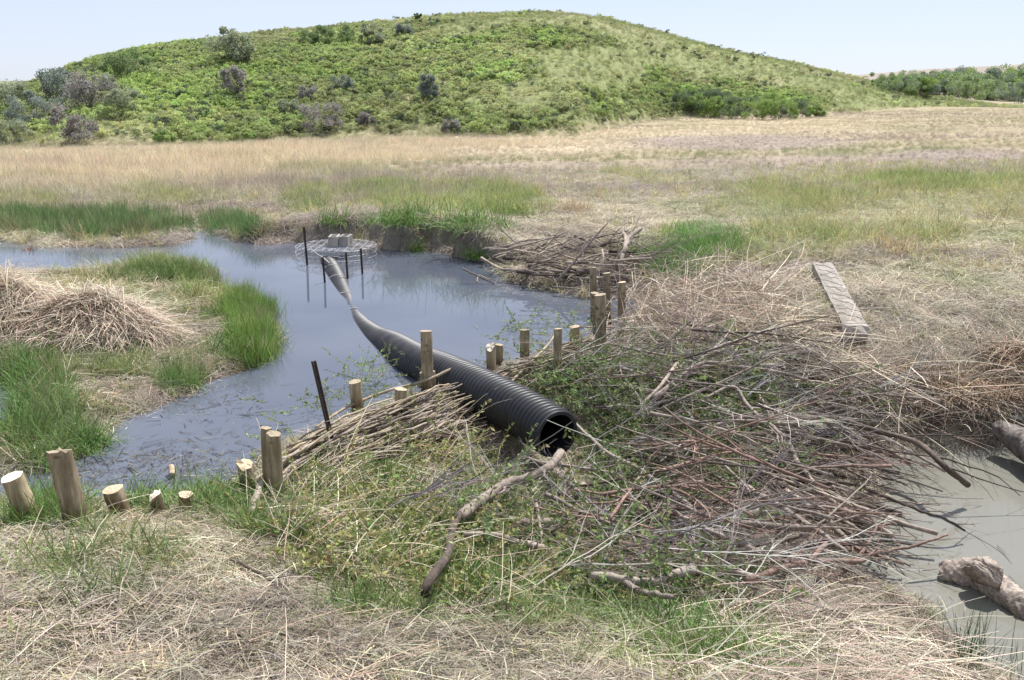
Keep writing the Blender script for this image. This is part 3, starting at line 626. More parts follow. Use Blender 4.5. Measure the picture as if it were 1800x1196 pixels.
scatter('cut_willow_leaves', L_sprig, x, y, z, R.uniform(.6, 1.1, n), jitter(mixc(np.broadcast_to(C(.25,.30,.10), (n, 3)), C(.42,.42,.19), (R.random(n) < .5)*.8), n, .2), label='yellow-green willow shoots heaped below the woven dam', cat='willow shoots')
x, y, z, px, py = inbrush(LEAFBR, 60); n = len(x)
scatter('bare_stalks', L_stem, x, y, z+R.uniform(.02, .13, n), R.uniform(.5, 1.1, n), jitter(mixc(np.broadcast_to(C(.48,.43,.31), (n, 3)), C(.33,.24,.19), (R.random(n) < .3)*1.), n, .15), jt=.22, label='pale thin stalks lying over the leafy brush', cat='stalks')
x, y = wedge(2.6, 14, 7); z, px, py, ok = land(x, y); keep = ok; x, y, z = x[keep], y[keep], z[keep]; n = len(x)
scatter('scattered_stalks', L_stem, x, y, z+.02, R.uniform(.35, .9, n), jitter(mixc(np.broadcast_to(C(.52,.45,.33), (n, 3)), C(.26,.18,.14), (R.random(n) < .35)*1.), n, .15), nrm=normals(x, y), label='loose pale stalks strewn over the banks', cat='stalks')
x, y, z, px, py = inbrush([(450,800),(600,722),(700,688),(790,678),(800,700),(700,745),(560,805),(470,860)], 34, 6, 14); x2, y2, z2, _, _ = inbrush([(860,630),(950,595),(1040,580),(1050,612),(950,652),(870,668)], 34, 6, 15); x, y, z = np.r_[x, x2], np.r_[y, y2], np.r_[z, z2]; n = len(x)
scatter('weave_shoots', L_sprig, x, y, np.maximum(z, 0)+R.uniform(.0, .12, n), R.uniform(.4, .8, n), jitter(np.broadcast_to(C(.27,.34,.13), (n, 3)), n, .2), jt=.4, label='leafy shoots trailing in the water along the woven dam', cat='willow shoots')
# dry stalk mat lower right, twiggy bank on the right
x, y, z, px, py = inbrush([(1180,1030),(1480,1060),(1620,1125),(1700,1180),(1700,1300),(1100,1300),(1150,1120)], 90, 2.3, 8); n = len(x)
scatter('reed_litter', L_stem, x, y, z+R.uniform(.0, .05, n), R.uniform(.4, 1., n), jitter(mixc(np.broadcast_to(C(.52,.46,.35), (n, 3)), C(.31,.23,.19), (R.random(n) < .3)*1.), n, .25), yaw=np.radians(-18)+R.normal(size=n)*.5, jt=.06, label='mat of pale flattened reed stalks beside the grey pool', cat='reed litter')
x, y, z, px, py = inbrush([(1120,500),(1300,470),(1480,600),(1800,640),(1800,760),(1640,740),(1400,640),(1120,600)], 60, 6, 18); k = (sd_pool(x, y) < .1) & (sd_pond(x, y) < .05); x, y, z = x[k], y[k], z[k]; n = len(x)
scatter('dead_stalks', L_stem, x, y, z+R.uniform(.0, .12, n), R.uniform(.9, 1.7, n), jitter(mixc(np.broadcast_to(C(.56,.48,.37), (n, 3)), C(.33,.25,.21), (R.random(n) < .25)*1.), n, .2), jt=.3, label='brown dead stalks on the bank right of the tall posts', cat='dead stalks')
# floating bits
x, y = wedge(5, 12, 70); px, py = proj(x, y, 0*x); k = (sd_pond(x, y) > -.1) & (blob(px, py, [(230,830,240,70,1),(430,720,110,60,.5),(600,690,60,40,.4),(960,600,60,40,.5),(1010,590,60,30,.6)])*sst(.42, .62, fbm(x*1.5, y*1.5, 3, 93)) > R.random(len(x))); x, y = x[k], y[k]; n = len(x)
scatter('floating_litter', L_litter, x, y, 0*x+.004, R.uniform(.7, 1.6, n), jitter(mixc(np.broadcast_to(C(.09,.065,.05), (n, 3)), C(.28,.27,.14), (R.random(n) < .3)*1.), n, .25), jt=.01, label='floating bits of stalk on the water behind the left posts', cat='litter')
x, y = wedge(4, 9, 10); px, py = proj(x, y, 0*x+POOLZ); k = (sd_pool(x, y) > -.1) & (blob(px, py, [(1570,860,110,90,1),(1570,990,110,60,1),(1650,1040,60,60,.8)]) > R.random(len(x))); x, y = x[k], y[k]; n = len(x)
scatter('floating_litter', L_litter, x, y, 0*x+POOLZ+.004, R.uniform(.7, 1.4, n), jitter(mixc(np.broadcast_to(C(.2,.15,.11), (n, 3)), C(.25,.27,.12), (R.random(n) < .4)*1.), n, .25), jt=.01, label='floating bits of stalk on the grey pool', cat='litter')

# ------------------------------------------------------------------ hill cover
x, y = wedge(42, 126, 12, 1.12, 2); z, px, py, ok = land(x, y); _, s = hill(x, y); lf = hillcol(px, py, x, y, s)
keep = (s > .0) & (s < 1.03) & (R.random(len(x)) < lf*.9+.03); x, y, z, lf, px = x[keep], y[keep], z[keep], lf[keep], px[keep]; n = len(x)
hn = fbm(x*.3, y*.3, 3, 81); tint = mixc(np.broadcast_to(C(.45,.47,.24), (n, 3)), C(.37,.47,.16), np.clip(lf*.8+(hn-.5)*1.8, 0, 1)); tint = mixc(tint, C(.15,.185,.115), (R.random(n) < .12)*1.); tint = tint*(.7+.6*fbm(x*.09, y*.09, 3, 87))[:,None]
scatter('hillside_foliage', L_leafy, x, y, z-.05, R.uniform(.3, .85, n)*(.6+.8*hn), jitter(tint, n, .16), label='knee-high bright green leafy growth covering the hillside', cat='undergrowth')
x, y = wedge(42, 130, 6, 1.12, 2); z, px, py, ok = land(x, y); _, s = hill(x, y); lf = hillcol(px, py, x, y, s)
keep = (s > -.02) & (R.random(len(x)) < 1-.8*lf); x, y, z, lf, px, s = x[keep], y[keep], z[keep], lf[keep], px[keep], s[keep]; n = len(x)
hn = fbm(x*.18, y*.18, 4, 83); tint = mixc(np.broadcast_to(C(.29,.335,.155), (n, 3)), C(.44,.41,.27), np.clip((hn-.52)*3+sst(.72, .95, s)*.8*sst(1000, 1180, px)+.5*(s < .12), 0, 1)*.9)
scatter('hillside_grass', L_tall, x, y, z, R.uniform(.4, .9, n), jitter(tint, n, .14), label='olive and straw coloured grass on the hill slopes', cat='grass')

# shrubs, each its own
def crown_mesh(w_, h_, seed, dens=1., bare=.0):
    global R
    mb = MB(); keepR = R; R = np.random.default_rng(seed); nb = int(15*dens)+3
    ls = max(.055, .035*h_)
    for j in range(nb):
        q0 = np.array([R.uniform(-.42, .42)*w_, R.uniform(-.34, .34)*w_, R.uniform(.2, .88)*h_]); q0[:2] *= 1.15-.5*abs(q0[2]/h_-.4); r = R.uniform(.09, .2)*min(w_, h_*1.2)
        for i in range(int(230*(1-bare))):
            q = R.normal(size=3); q /= np.linalg.norm(q); q *= r*R.uniform(.45, 1.15)
            leafq(mb, q0+q*[1, 1, .9], ls*R.uniform(.7, 1.5)*1.7, vc(.55, 1.4, .07))
    me = mb.mesh('crown', M['shrub'])
    mb = MB()
    for j in range(7): branching(mb, (*R.normal(size=2)*.05*w_, 0), (R.normal()*.6, R.normal()*.6, 1), h_*.85, .012*h_, 2, (1,1,1), 3, .12, 0., (3, 5), .8)
    me2 = mb.mesh('stems', M['barkshrub']); R = keepR
    return me, me2
m, t, o = nmat('shrub_leaves'); M['shrub'] = m
oi = N(t, 'ShaderNodeObjectInfo'); a = N(t, 'ShaderNodeAttribute', attribute_name='sh', attribute_type='GEOMETRY'); c = mul(t, oi.outputs['Color'], a.outputs[0])
p = N(t, 'ShaderNodeBsdfPrincipled'); p.inputs['Roughness'].default_value = .6; t.links.new(c, p.inputs[0]); tr = N(t, 'ShaderNodeBsdfTranslucent'); t.links.new(c, tr.inputs[0]); mx = N(t, 'ShaderNodeMixShader'); mx.inputs[0].default_value = .42
t.links.new(p.outputs[0], mx.inputs[1]); t.links.new(tr.outputs[0], mx.inputs[2]); t.links.new(mx.outputs[0], o.inputs[0])
M['barkshrub'] = barkmat('shrub_bark', (.10,.085,.085), (.24,.21,.21), 20)
BG, GG, PG, GB, DG = (.27,.315,.265), (.36,.40,.26), (.33,.31,.285), (.30,.43,.13), (.21,.29,.12)
SHR = [(98,182,82,62,BG,'blue-grey shrub with a rounded crown near the left end of the hill'),(158,196,84,66,PG,'large greyish shrub just right of the blue-grey one on the left slope'),(133,252,70,66,PG,'half-bare purplish shrub with visible stems near the foot of the left slope'),
(215,203,56,46,GG,'dull green shrub lowest of the cluster on the left slope'),(226,140,74,52,DG,'dark green shrub on the skyline at the left shoulder of the hill'),(410,112,74,64,GG,'tall grey-green shrub standing above the skyline left of the hilltop'),
(415,172,48,56,PG,'purple-grey rounded shrub in the middle of the leafy left slope'),(566,233,66,54,PG,'purple-grey shrub at the foot of the hill above the pale grass'),(757,177,46,50,BG,'blue-green upright shrub alone on the middle of the slope'),
(588,82,66,38,DG,'wide dark green shrub just under the skyline left of the top'),(656,82,38,40,GG,'narrow grey shrub beside the wide dark one under the skyline'),(710,64,30,26,BG,'small blue-grey shrub just below the summit ridge'),(735,42,14,20,DG,'tiny dark juniper-like shrub on the summit ridge'),
(545,84,42,32,DG,'dark shrub left of the wide one under the skyline'),(512,207,42,32,GG,'olive shrub above the foot of the slope left of the purple-grey one'),(60,222,90,52,BG,'hazy blue-green shrub low on the far left slope'),(14,200,80,56,GG,'hazy shrub cut by the left picture edge'),(640,222,32,26,PG,'small greyish shrub right of the purple-grey shrub at the foot of the hill'),
(796,234,36,24,PG,'small purple-brown shrub at the foot of the hill near the centre'),(290,252,32,22,GB,'small bright green shrub at the edge of the pale grass'),(436,250,26,18,GB,'smallest bright green shrub by the pale grass'),(20,252,76,40,GG,'low grey-green shrub at the left end of the pale grass'),(540,182,34,32,PG,'thin grey shrub in the leafy slope above the olive one'),(600,160,40,28,BG,'faint blue-grey shrub high on the slope'),
(185,166,50,36,GG,'shrub filling the gap between the grey and skyline shrubs on the left')]
def shrub(px, py, wp_, hp, col, label, group=None, seed=0):
    p = ground(px, py); w_, h_ = px2m(wp_, p), px2m(hp, p); e = empty('shrub', tuple(p-[0, 0, .1]), label, 'shrub', group)
    a, b = crown_mesh(w_, h_*1.05, seed+int(px), 1., .35 if col == PG else 0.); c = link('crown', a, parent=e); c.color = (*col, 1); link('stems', b, parent=e); return e
for s in SHR: shrub(*s)
rr = random.Random(5); ORD = ['first', 'second', 'third', 'fourth', 'fifth', 'sixth', 'seventh', 'eighth']
for k, (px, py, wp_, hp) in enumerate([(1205,196,60,36),(1235,204,62,40),(1268,208,60,38),(1300,210,64,40),(1335,211,60,36),(1368,210,60,36),(1402,208,54,32),(1432,206,40,24),(1215,184,44,30),(1260,190,50,34),(1310,190,50,32),(1360,192,46,30)]):
    shrub(px, py, wp_, hp, (.25,.36,.10) if k % 3 else (.17,.23,.12), f'{ORD[k % 8]} bright shrub in the {"front" if k < 8 else "back"} row of the hill-foot thicket', 'shrubs in the thicket at the right foot of the hill', 100+k)
for k in range(44):
    px = rr.uniform(1560, 1850); u = rr.random(); py = 150+34*(px-1540)/300*u+u*6+6
    cI = rr.randrange(3); sec_ = ['left end', 'left part', 'middle', 'right part', 'right edge'][min(4, int((px-1545)/52))]
    shrub(px, py, rr.uniform(60, 100), (26+(px-1560)*.085)*rr.uniform(.8, 1.15), [(.27,.36,.16),(.31,.43,.12),(.23,.28,.20)][cI], f'{["dull green", "bright green", "grey-green"][cI]} round shrub in the {"front" if u > .5 else "back"} of the thicket below the distant hill, {sec_}', 'shrubs in the thicket below the distant hill', 200+k)
for k, (px, py, wp_, hp, c, l) in enumerate([(1310,196,10,8,GB,'')]*0): pass
print('cover ok')

# ------------------------------------------------------------------ posts
def post(top, bot, wpx, label, mat='post', cut='cut', splinter=0., group='cut wooden posts of the dam', dz=0., zb=None):
    b = ground(*bot) if zb is None else P(bot[0], bot[1], zb)
    if b[2] < 0 and sd_pond(b[:1], b[1:2])[0] > 0: b = P(bot[0], bot[1], 0.)
    dep = b[1]
    tp = D(top[0], top[1], dep); r = px2m(wpx, b)/2; v = tp-b; L = np.linalg.norm(v); v /= L
    b0 = b-v*.35; mb = MB(); n = 12; k = 16; sd = R.uniform(0, 50)
    ax = ncross(v, np.array([0, 1., 0])); ay = np.cross(v, ax); Vs = []
    for i in range(n+1):
        u = i/n; c0 = b0+v*(L+.35)*u+ax*math.sin(u*3+sd)*r*.08
        for j in range(k):
            th = j/k*6.2832; rr_ = r*(1.06-.1*u)*(1+.07*math.sin(2*th+sd)+.05*math.sin(3*th+sd*2+u*3)+.05*float(R.normal()))
            q = c0+rr_*(ax*math.cos(th)+ay*math.sin(th))
            if i == n: q = q+v*(splinter*r*(math.sin(th+sd)+.5*R.normal())) if splinter else q+v*.12*r*math.sin(th+sd)
            Vs.append(q)
    Fc = [(i*k+j, i*k+(j+1) % k, (i+1)*k+(j+1) % k, (i+1)*k+j) for i in range(n) for j in range(k)]
    mb.add(Vs, Fc); e = empty('wooden_post', tuple(b), label, 'post', group)
    link('shaft', mb.mesh('shaft', M[mat], True, b), parent=e)
    rim = Vs[n*k:]; ctr = sum(rim)/k; mb = MB(); Vt = [q*.0+q for q in rim]+[ctr+(q-ctr)*.55+v*.06*r*R.normal() for q in rim]+[ctr+v*.03*r]
    mb.add(Vt, [(j, (j+1) % k, k+(j+1) % k, k+j) for j in range(k)]+[(k+j, k+(j+1) % k, 2*k) for j in range(k)]); link('cut_top', mb.mesh('cut_top', M[cut], False, b), parent=e)
    return e
POSTS = [((20,838),(55,925),40,'leaning post with a fresh white sawn top at the left picture edge','cutwhite',0),
((103,792),(140,928),38,'thickest and tallest post of the left row, cracked down its side','cut',.25),
((197,860),(216,912),35,'stubby leaning post just right of the tallest left post','cut',0),
((273,871),(281,910),23,'small split post stub between two round stubs','cutwhite',.5),
((326,869),(328,905),25,'short round stub at the right end of the left row','cut',0),
((430,816),(437,872),28,'short rough-topped post at the lower end of the woven dam','cut',.4),
((479,762),(487,890),25,'tall slim post beside the short rough-topped one','cut',.15),
((467,752),(474,880),18,'thin post half hidden behind the tall slim one','cut',.15),
((624,671),(629,728),23,'grey post standing in the water edge right of the steel bar','cut',0),
((704,684),(706,750),21,'post holding the woven rods in front of the pipe','cut',0),
((748,582),(754,700),20,'tall post with a knot hole against the black pipe','cut',0),
((746,654),(749,700),17,'short post in front of the tall one beside the pipe','cut',0),
((758,652),(760,698),12,'narrow stub squeezed right of the short post by the pipe','cut',0),
((862,610),(864,668),17,'splintered post with a broken top right behind the pipe','cutwhite',.6),
((877,606),(878,655),13,'thin post touching the splintered one','cut',0),
((922,580),(924,640),17,'first whole round post right of the pipe, at the water','cut',0),
((981,578),(981,672),15,'post standing in the leafy brush, second whole one right of the pipe','cut',0),
((1011,574),(1011,622),18,'short post just left of the thick tall one','cut',0),
((1056,518),(1056,636),21,'thick tall post at the right end of the woven rods','cut',0),
((1045,515),(1049,612),13,'darker thin post tucked behind the thick tall one','cut',0),
((1042,470),(1045,566),12,'farthest post of the right group, nearest the stick heap','cut',0),
((1067,480),(1068,572),14,'middle post of the far right group','cut',0),
((1094,496),(1092,594),15,'rightmost post of the dam, its top rounded','cut',0)]
for tp, bt, wd, lab, cut, spl in POSTS:
    e_ = post(tp, bt, wd, lab, cut=cut, splinter=spl); pass

# steel bars
def bar(top, bot, wpx, label, zb=None, group=None, mat='rust'):
    b = ground(*bot) if zb is None else P(*bot, zb); tp = D(top[0], top[1], b[1]); v = tp-b; L = np.linalg.norm(v); v /= L; r = px2m(wpx, b)/2; b0 = b-v*.5
    ax = ncross(v, np.array([0, 1., 0])); ay = np.cross(v, ax)
    sec = [(-1,-.25),(1,-.25),(1,.0),(.18,.0),(.18,1.1),(-.18,1.1),(-.18,.0),(-1,.0)]; mb = MB(); V = []
    for q in (b0, b0+v*(L+.5)): V += [q+r*(a*ax+c*ay) for a, c in sec]
    n = len(sec); mb.add(V, [(j, (j+1) % n, n+(j+1) % n, n+j) for j in range(n)]+[tuple(range(n))[::-1], tuple(range(n, 2*n))])
    e = empty('steel_post', tuple(b), label, 'steel post', group); link('bar', mb.mesh('bar', M[mat], False, b), parent=e)
    mb = MB(); m_ = int(L/.07)
    for i in range(1, m_): q = b+v*i*.07-ay*r*.3; mb.add([q+ax*r*.4-v*.006, q-ax*r*.4-v*.006, q-ax*r*.4+v*.006-ay*.008, q+ax*r*.4+v*.006-ay*.008, q+ax*r*.4-v*.006-ay*.008, q-ax*r*.4-v*.006-ay*.008], [(0,1,5,4),(4,5,2,3)])
    if m_ > 1: link('studs', mb.mesh('studs', M[mat], False, b), parent=e, kind='stuff')
bar((551,635),(589,800), 9, 'dark rusty steel post leaning left in front of the woven dam')
bar((534,399),(540,466), 3.8, 'tallest thin steel post at the left corner of the wire cage', 0, None)
bar((567,452),(571,497), 3.6, 'steel post in the water left of the sunken pipe end', 0, None)
bar((608,444),(611,490), 3.6, 'steel post in the water just right of the sunken pipe end', 0, None)
bar((634,437),(637,482), 3.6, 'steel post at the right side of the wire cage', 0, None)

# ------------------------------------------------------------------ pipe
def spline(pts, n):
    pts = np.array(pts); m = len(pts); out = []
    ext = np.vstack([2*pts[0]-pts[1], pts, 2*pts[-1]-pts[-2]])
    for i in range(m-1):
        p0, p1, p2, p3 = ext[i:i+4]
        for u in np.linspace(0, 1, 40, endpoint=False): out.append(.5*((2*p1)+(-p0+p2)*u+(2*p0-5*p1+4*p2-p3)*u*u+(-p0+3*p1-3*p2+p3)*u**3))
    out.append(pts[-1]); out = np.array(out); s = np.r_[0, np.cumsum(np.linalg.norm(np.diff(out, axis=0), axis=1))]; t = np.linspace(0, s[-1], n)
    return np.stack([np.interp(t, s, out[:,k]) for k in range(3)], -1), s[-1]
pc = [P(978,763,.10), P(925,730,.12), P(850,690,.13), P(790,662,.11), P(735,640,.05)]
for a_, b_, c_ in [(692,606,-.06),(658,580,-.165),(630,554,-.222),(616,530,-.236),(604,508,-.215),(594,487,-.185),(582,465,-.165),(574,452,-.20)]:
    q_ = P(a_, b_, .02); q_[2] = c_; pc.append(q_)
_, PL = spline(pc, 10); per = .062; nrg = int(PL/per)*6; cl, _ = spline(pc, nrg)
k = 40; prof = np.array([0, .0, .6, 1., 1., .6]); RO = .24; RI = .217
tg = np.gradient(cl, axis=0); tg /= np.linalg.norm(tg, axis=1)[:,None]; a_ = np.cross(tg, [0, 0, 1.]); a_ /= np.linalg.norm(a_, axis=1)[:,None]; b_ = np.cross(a_, tg); th = np.arange(k)*2*np.pi/k
rad = RI+(RO-RI)*prof[np.arange(nrg) % 6]
squash = np.ones(nrg)
cs, sn = np.cos(th), np.sin(th)
V = (cl[:,None]+rad[:,None,None]*(a_[:,None]*cs[None,:,None]+b_[:,None]*sn[None,:,None])).reshape(-1, 3)
dust = np.clip(.25+.75*np.interp(np.linspace(0, 1, nrg), [0, .35, .6, 1], [-.2, .6, .35, .2])[:,None]*np.clip(.35+.65*sn[None,:], 0, 1), 0, 1).reshape(-1, 1)*np.ones((1, 3))
mb = MB(); mb.add(V, [(i*k+j, i*k+(j+1) % k, (i+1)*k+(j+1) % k, (i+1)*k+j) for i in range(nrg-1) for j in range(k)], dust)
pe = empty('drain_pipe', tuple(pc[0]-[0, 0, .23]), 'long black corrugated plastic pipe running from the pond over the dam', 'pipe')
o0 = pc[0]-[0, 0, .23]; link('corrugated_wall', mb.mesh('corrugated_wall', M['pipe'], True, o0), parent=pe)
mb = MB(); ni = 40; ci_ = cl[:240:6]; Vi = (ci_[:,None]+.192*(a_[:240:6,None]*cs[None,:,None]+b_[:240:6,None]*sn[None,:,None])).reshape(-1, 3)
mb.add(Vi, [(i*k+j, (i+1)*k+j, (i+1)*k+(j+1) % k, i*k+(j+1) % k) for i in range(len(ci_)-1) for j in range(k)], .05); link('inner_wall', mb.mesh('inner_wall', M['pipe'], True, o0), parent=pe)
mb = MB(); Vr = []
for rr_, off in ((.191, 0), (.191, -.015), (.224, -.015), (.224, .0)): Vr += [cl[0]+tg[0]*off+rr_*(a_[0]*cs[j]+b_[0]*sn[j]) for j in range(k)]
mb.add(Vr, [(q*k+j, ((q+1) % 4)*k+j, ((q+1) % 4)*k+(j+1) % k, q*k+(j+1) % k) for q in range(4) for j in range(k)], .5); link('rim', mb.mesh('rim', M['pipe'], False, o0), parent=pe)
for px_, py_ in ((632,556),(617,528),(592,483),(601,500)):
    i = int(np.argmin(np.linalg.norm(cl-np.array(P(px_, py_, -.12)), axis=1))); mb = MB(); V2 = []
    for dd, rr_ in ((-.012, .240), (-.012, .247), (.012, .247), (.012, .240)): V2 += [cl[i]+tg[i]*dd+rr_*(a_[i]*cs[j]+b_[i]*sn[j]) for j in range(k)]
    mb.add(V2, [(q*k+j, ((q+1) % 4)*k+j, ((q+1) % 4)*k+(j+1) % k, q*k+(j+1) % k) for q in range(4) for j in range(k)]); link('strap', mb.mesh('strap', M['cable'], False, o0), parent=pe)

# ------------------------------------------------------------------ wire cage and blocks
cc = P(591,432,.21); cx, cy = cc[0], cc[1]; CR = .80; ce = empty('wire_cage', (cx, cy, 0), 'low round cage of pale welded wire around the sunken pipe intake', 'wire cage')
o0 = np.array([cx, cy, 0])
for zz in (.02, .11, .21):
    tt_ = np.linspace(0, 2*np.pi, 41); mb = MB(); mb.tube([(cx+CR*math.cos(a)+R.normal()*.008, cy+CR*math.sin(a), zz+R.normal()*.008) for a in tt_], .0042, 5); link('hoop', mb.mesh('hoop', M['wire'], True, o0), parent=ce)
for kk in range(22):
    a = kk/22*6.2832; q = np.array([cx+CR*math.cos(a), cy+CR*math.sin(a), 0]); mb = MB(); mb.tube([q+[0, 0, -.15], q+[0, 0, .215]], .0024, 4); link('upright_wire', mb.mesh('upright_wire', M['wire'], True, o0), parent=ce)
for kk in range(-5, 6):
    u = kk*.14; hl = math.sqrt(CR*CR-u*u)
    for hz in (0, 1):
        mb = MB(); pts = [np.array([cx, cy, .218+.006*hz])+(np.array([u, v, 0]) if hz else np.array([v, u, 0]))+[0, 0, .01*math.sin(v*5+kk)] for v in np.linspace(-hl, hl, 9)]
        mb.tube(pts, .0042, 4); link('grid_wire', mb.mesh('grid_wire', M['wire'], True, o0), parent=ce)
def block(c, yaw, label):
    e = empty('concrete_block', tuple(c), label, 'concrete block', 'concrete blocks weighing down the cage'); e.rotation_euler = (0, 0, yaw); mb = MB(); W_, Lb, Hh = .19, .39, .19
    xs = [-W_/2, -W_/2+.034, W_/2-.034, W_/2]; ys = [-Lb/2, -Lb/2+.034, -.017, .017, Lb/2-.034, Lb/2]; V = []; idx = {}
    for zi, z_ in enumerate((0, Hh)):
        for i, a in enumerate(xs):
            for j, b in enumerate(ys): idx[(i, j, zi)] = len(V); V.append((a, b, z_))
    Fc = []; hol = {(1,1),(1,3)}
    for i in range(3):
        for j in range(5):
            if (i, j) in hol:
                for (p_, q_) in (((i,j),(i+1,j)),((i+1,j),(i+1,j+1)),((i+1,j+1),(i,j+1)),((i,j+1),(i,j))): Fc.append((idx[(*p_,0)], idx[(*q_,0)], idx[(*q_,1)], idx[(*p_,1)]))
            else:
                for zi in (0, 1): Fc.append((idx[(i,j,zi)], idx[(i+1,j,zi)], idx[(i+1,j+1,zi)], idx[(i,j+1,zi)]))
    for i in range(3):
        for j in (0, 5): Fc.append((idx[(i,j,0)], idx[(i+1,j,0)], idx[(i+1,j,1)], idx[(i,j,1)]))
    for j in range(5):
        for i in (0, 3): Fc.append((idx[(i,j,0)], idx[(i,j+1,0)], idx[(i,j+1,1)], idx[(i,j,1)]))
    mb.add(V, Fc); link('block_body', mb.mesh('block_body', M['block']), parent=e)
bc = D(587.5, 434, cy-.1); block((bc[0], cy-.05, .23), .05, 'left one of the two grey concrete blocks on the wire cage')
bc = D(606, 434, cy-.1); block((bc[0]+.01, cy-.03, .23), -.06, 'right one of the two grey concrete blocks on the wire cage')
rope = MB(); rope.tube([P(546,437,.22), P(556,446,.14), P(566,452,.10), P(574,458,.11), P(579,463,.12)], .010, 5); tmp = link('rope', rope.mesh('rope', M['rope'], True, P(546,437,.22)), P(546,437,.22), label='pale rope tying the sunken pipe end to the wire cage', cat='rope')

# ------------------------------------------------------------------ timber beam
a, b = ground(1443,487), ground(1500,603)
v = b-a; v[2] = b[2]-a[2]; L = np.linalg.norm(v); u = v/L; s = ncross(u, np.array([0, 0, 1.])); nn = np.cross(s, u); mb = MB(); V = []; NS = 24
sec = [(-.5,0),(-.5,.5),(-.5,1),(-.25,1.01),(0,1.015),(.25,1.01),(.5,1),(.5,.5),(.5,0)]
if s[0] < 0: s = -s
for i in range(NS+1):
    tq = i/NS; c0 = a+v*tq+nn*(.05)
    for q_, h_ in sec: V.append(c0+s*.27*(q_+.006*R.normal()+(.012*math.sin(tq*9)))+nn*(.0+.15*h_*(1+.012*R.normal()))-(u*.03*R.normal() if i in (0, NS) else 0))
k = len(sec); mb.add(V, [(i*k+j, i*k+(j+1) % k, (i+1)*k+(j+1) % k, (i+1)*k+j) for i in range(NS) for j in range(k)]+[tuple(range(k)), tuple(NS*k+j for j in range(k))[::-1]])
be = empty('timber_beam', tuple(a), 'grey weathered squared timber lying in the dry grass on the right bank', 'timber')
link('beam', mb.mesh('beam', M['plank'], False, a), parent=be)
mb = MB()
for kk in range(9):
    tq = .06+.1*kk; c0 = a+v*tq+nn*.202; pts = [c0+s*.12*w_+u*(.12*w_+.03*R.normal())+nn*.002 for w_ in np.linspace(-.9, .9, 5)]; mb.tube(pts, .0035, 3)
mb2 = mb; o_s = link('check_cracks', mb2.mesh('check_cracks', M['barkdark'], False, a), parent=be, kind='stuff')

# ------------------------------------------------------------------ wattle of woven rods
def rods(path_px, n, label, zlo, zhi, rmin=.008, rmax=.017, lat=.16, seed=3):
    pts, Lt = spline([P(a, b, z) for a, b, z in path_px], 60); e = empty('woven_rods', tuple(pts[0]), label, 'wattle')
    for i in range(n):
        l = R.uniform(.25, .6); u0 = R.uniform(-.08, 1-l*.8); off = R.uniform(-.9, 2.)*lat; zz = R.uniform(zlo, zhi)-max(off, 0)*.75; ph = R.uniform(0, 6.28); sl_ = R.uniform(-.12, .12); q = []
        for uu in np.linspace(u0, u0+l, 11):
            f = np.clip(uu, 0, 1)*59; j = int(min(f, 58)); c0 = pts[j]+(pts[j+1]-pts[j])*(f-j); tg_ = pts[j+1]-pts[j]; tg_ /= np.linalg.norm(tg_); c0 = c0+tg_*(uu-np.clip(uu, 0, 1))*Lt; sd_ = np.cross(tg_, [0, 0, 1.])
            q.append(c0+sd_*(off+.05*math.sin(uu*Lt*5+ph))+np.array([0, 0, zz+sl_*(uu-u0)*2+.035*math.sin(uu*14+ph)+.012*math.sin(uu*41+ph*3)]))
        r = R.uniform(rmin, rmax); mb = MB(); mb.tube(q, np.linspace(r, r*.45, 11), 6, 1.); link('rod', mb.mesh('rod', M['rod' if R.random() < .62 else 'bark'], True, pts[0]), parent=e)
        if R.random() < .25:
            pass
    return e
rods([(455,885,.05),(500,848,.06),(560,812,.07),(620,782,.08),(700,752,.08),(770,722,.08),(812,706,.06)], 190, 'bank of woven willow rods between the tall slim post and the pipe', -.05, .22)
rods([(330,905,.14),(370,893,.12),(410,880,.12),(450,862,.12)], 26, 'loose woven rods around the short rough-topped post', -.02, .16, .007, .013, .10)
rods([(868,684,.06),(930,662,.08),(990,645,.10),(1050,622,.12),(1105,590,.14)], 100, 'woven willow rods between the pipe and the thick tall post', -.03, .26, .006, .014, .10)

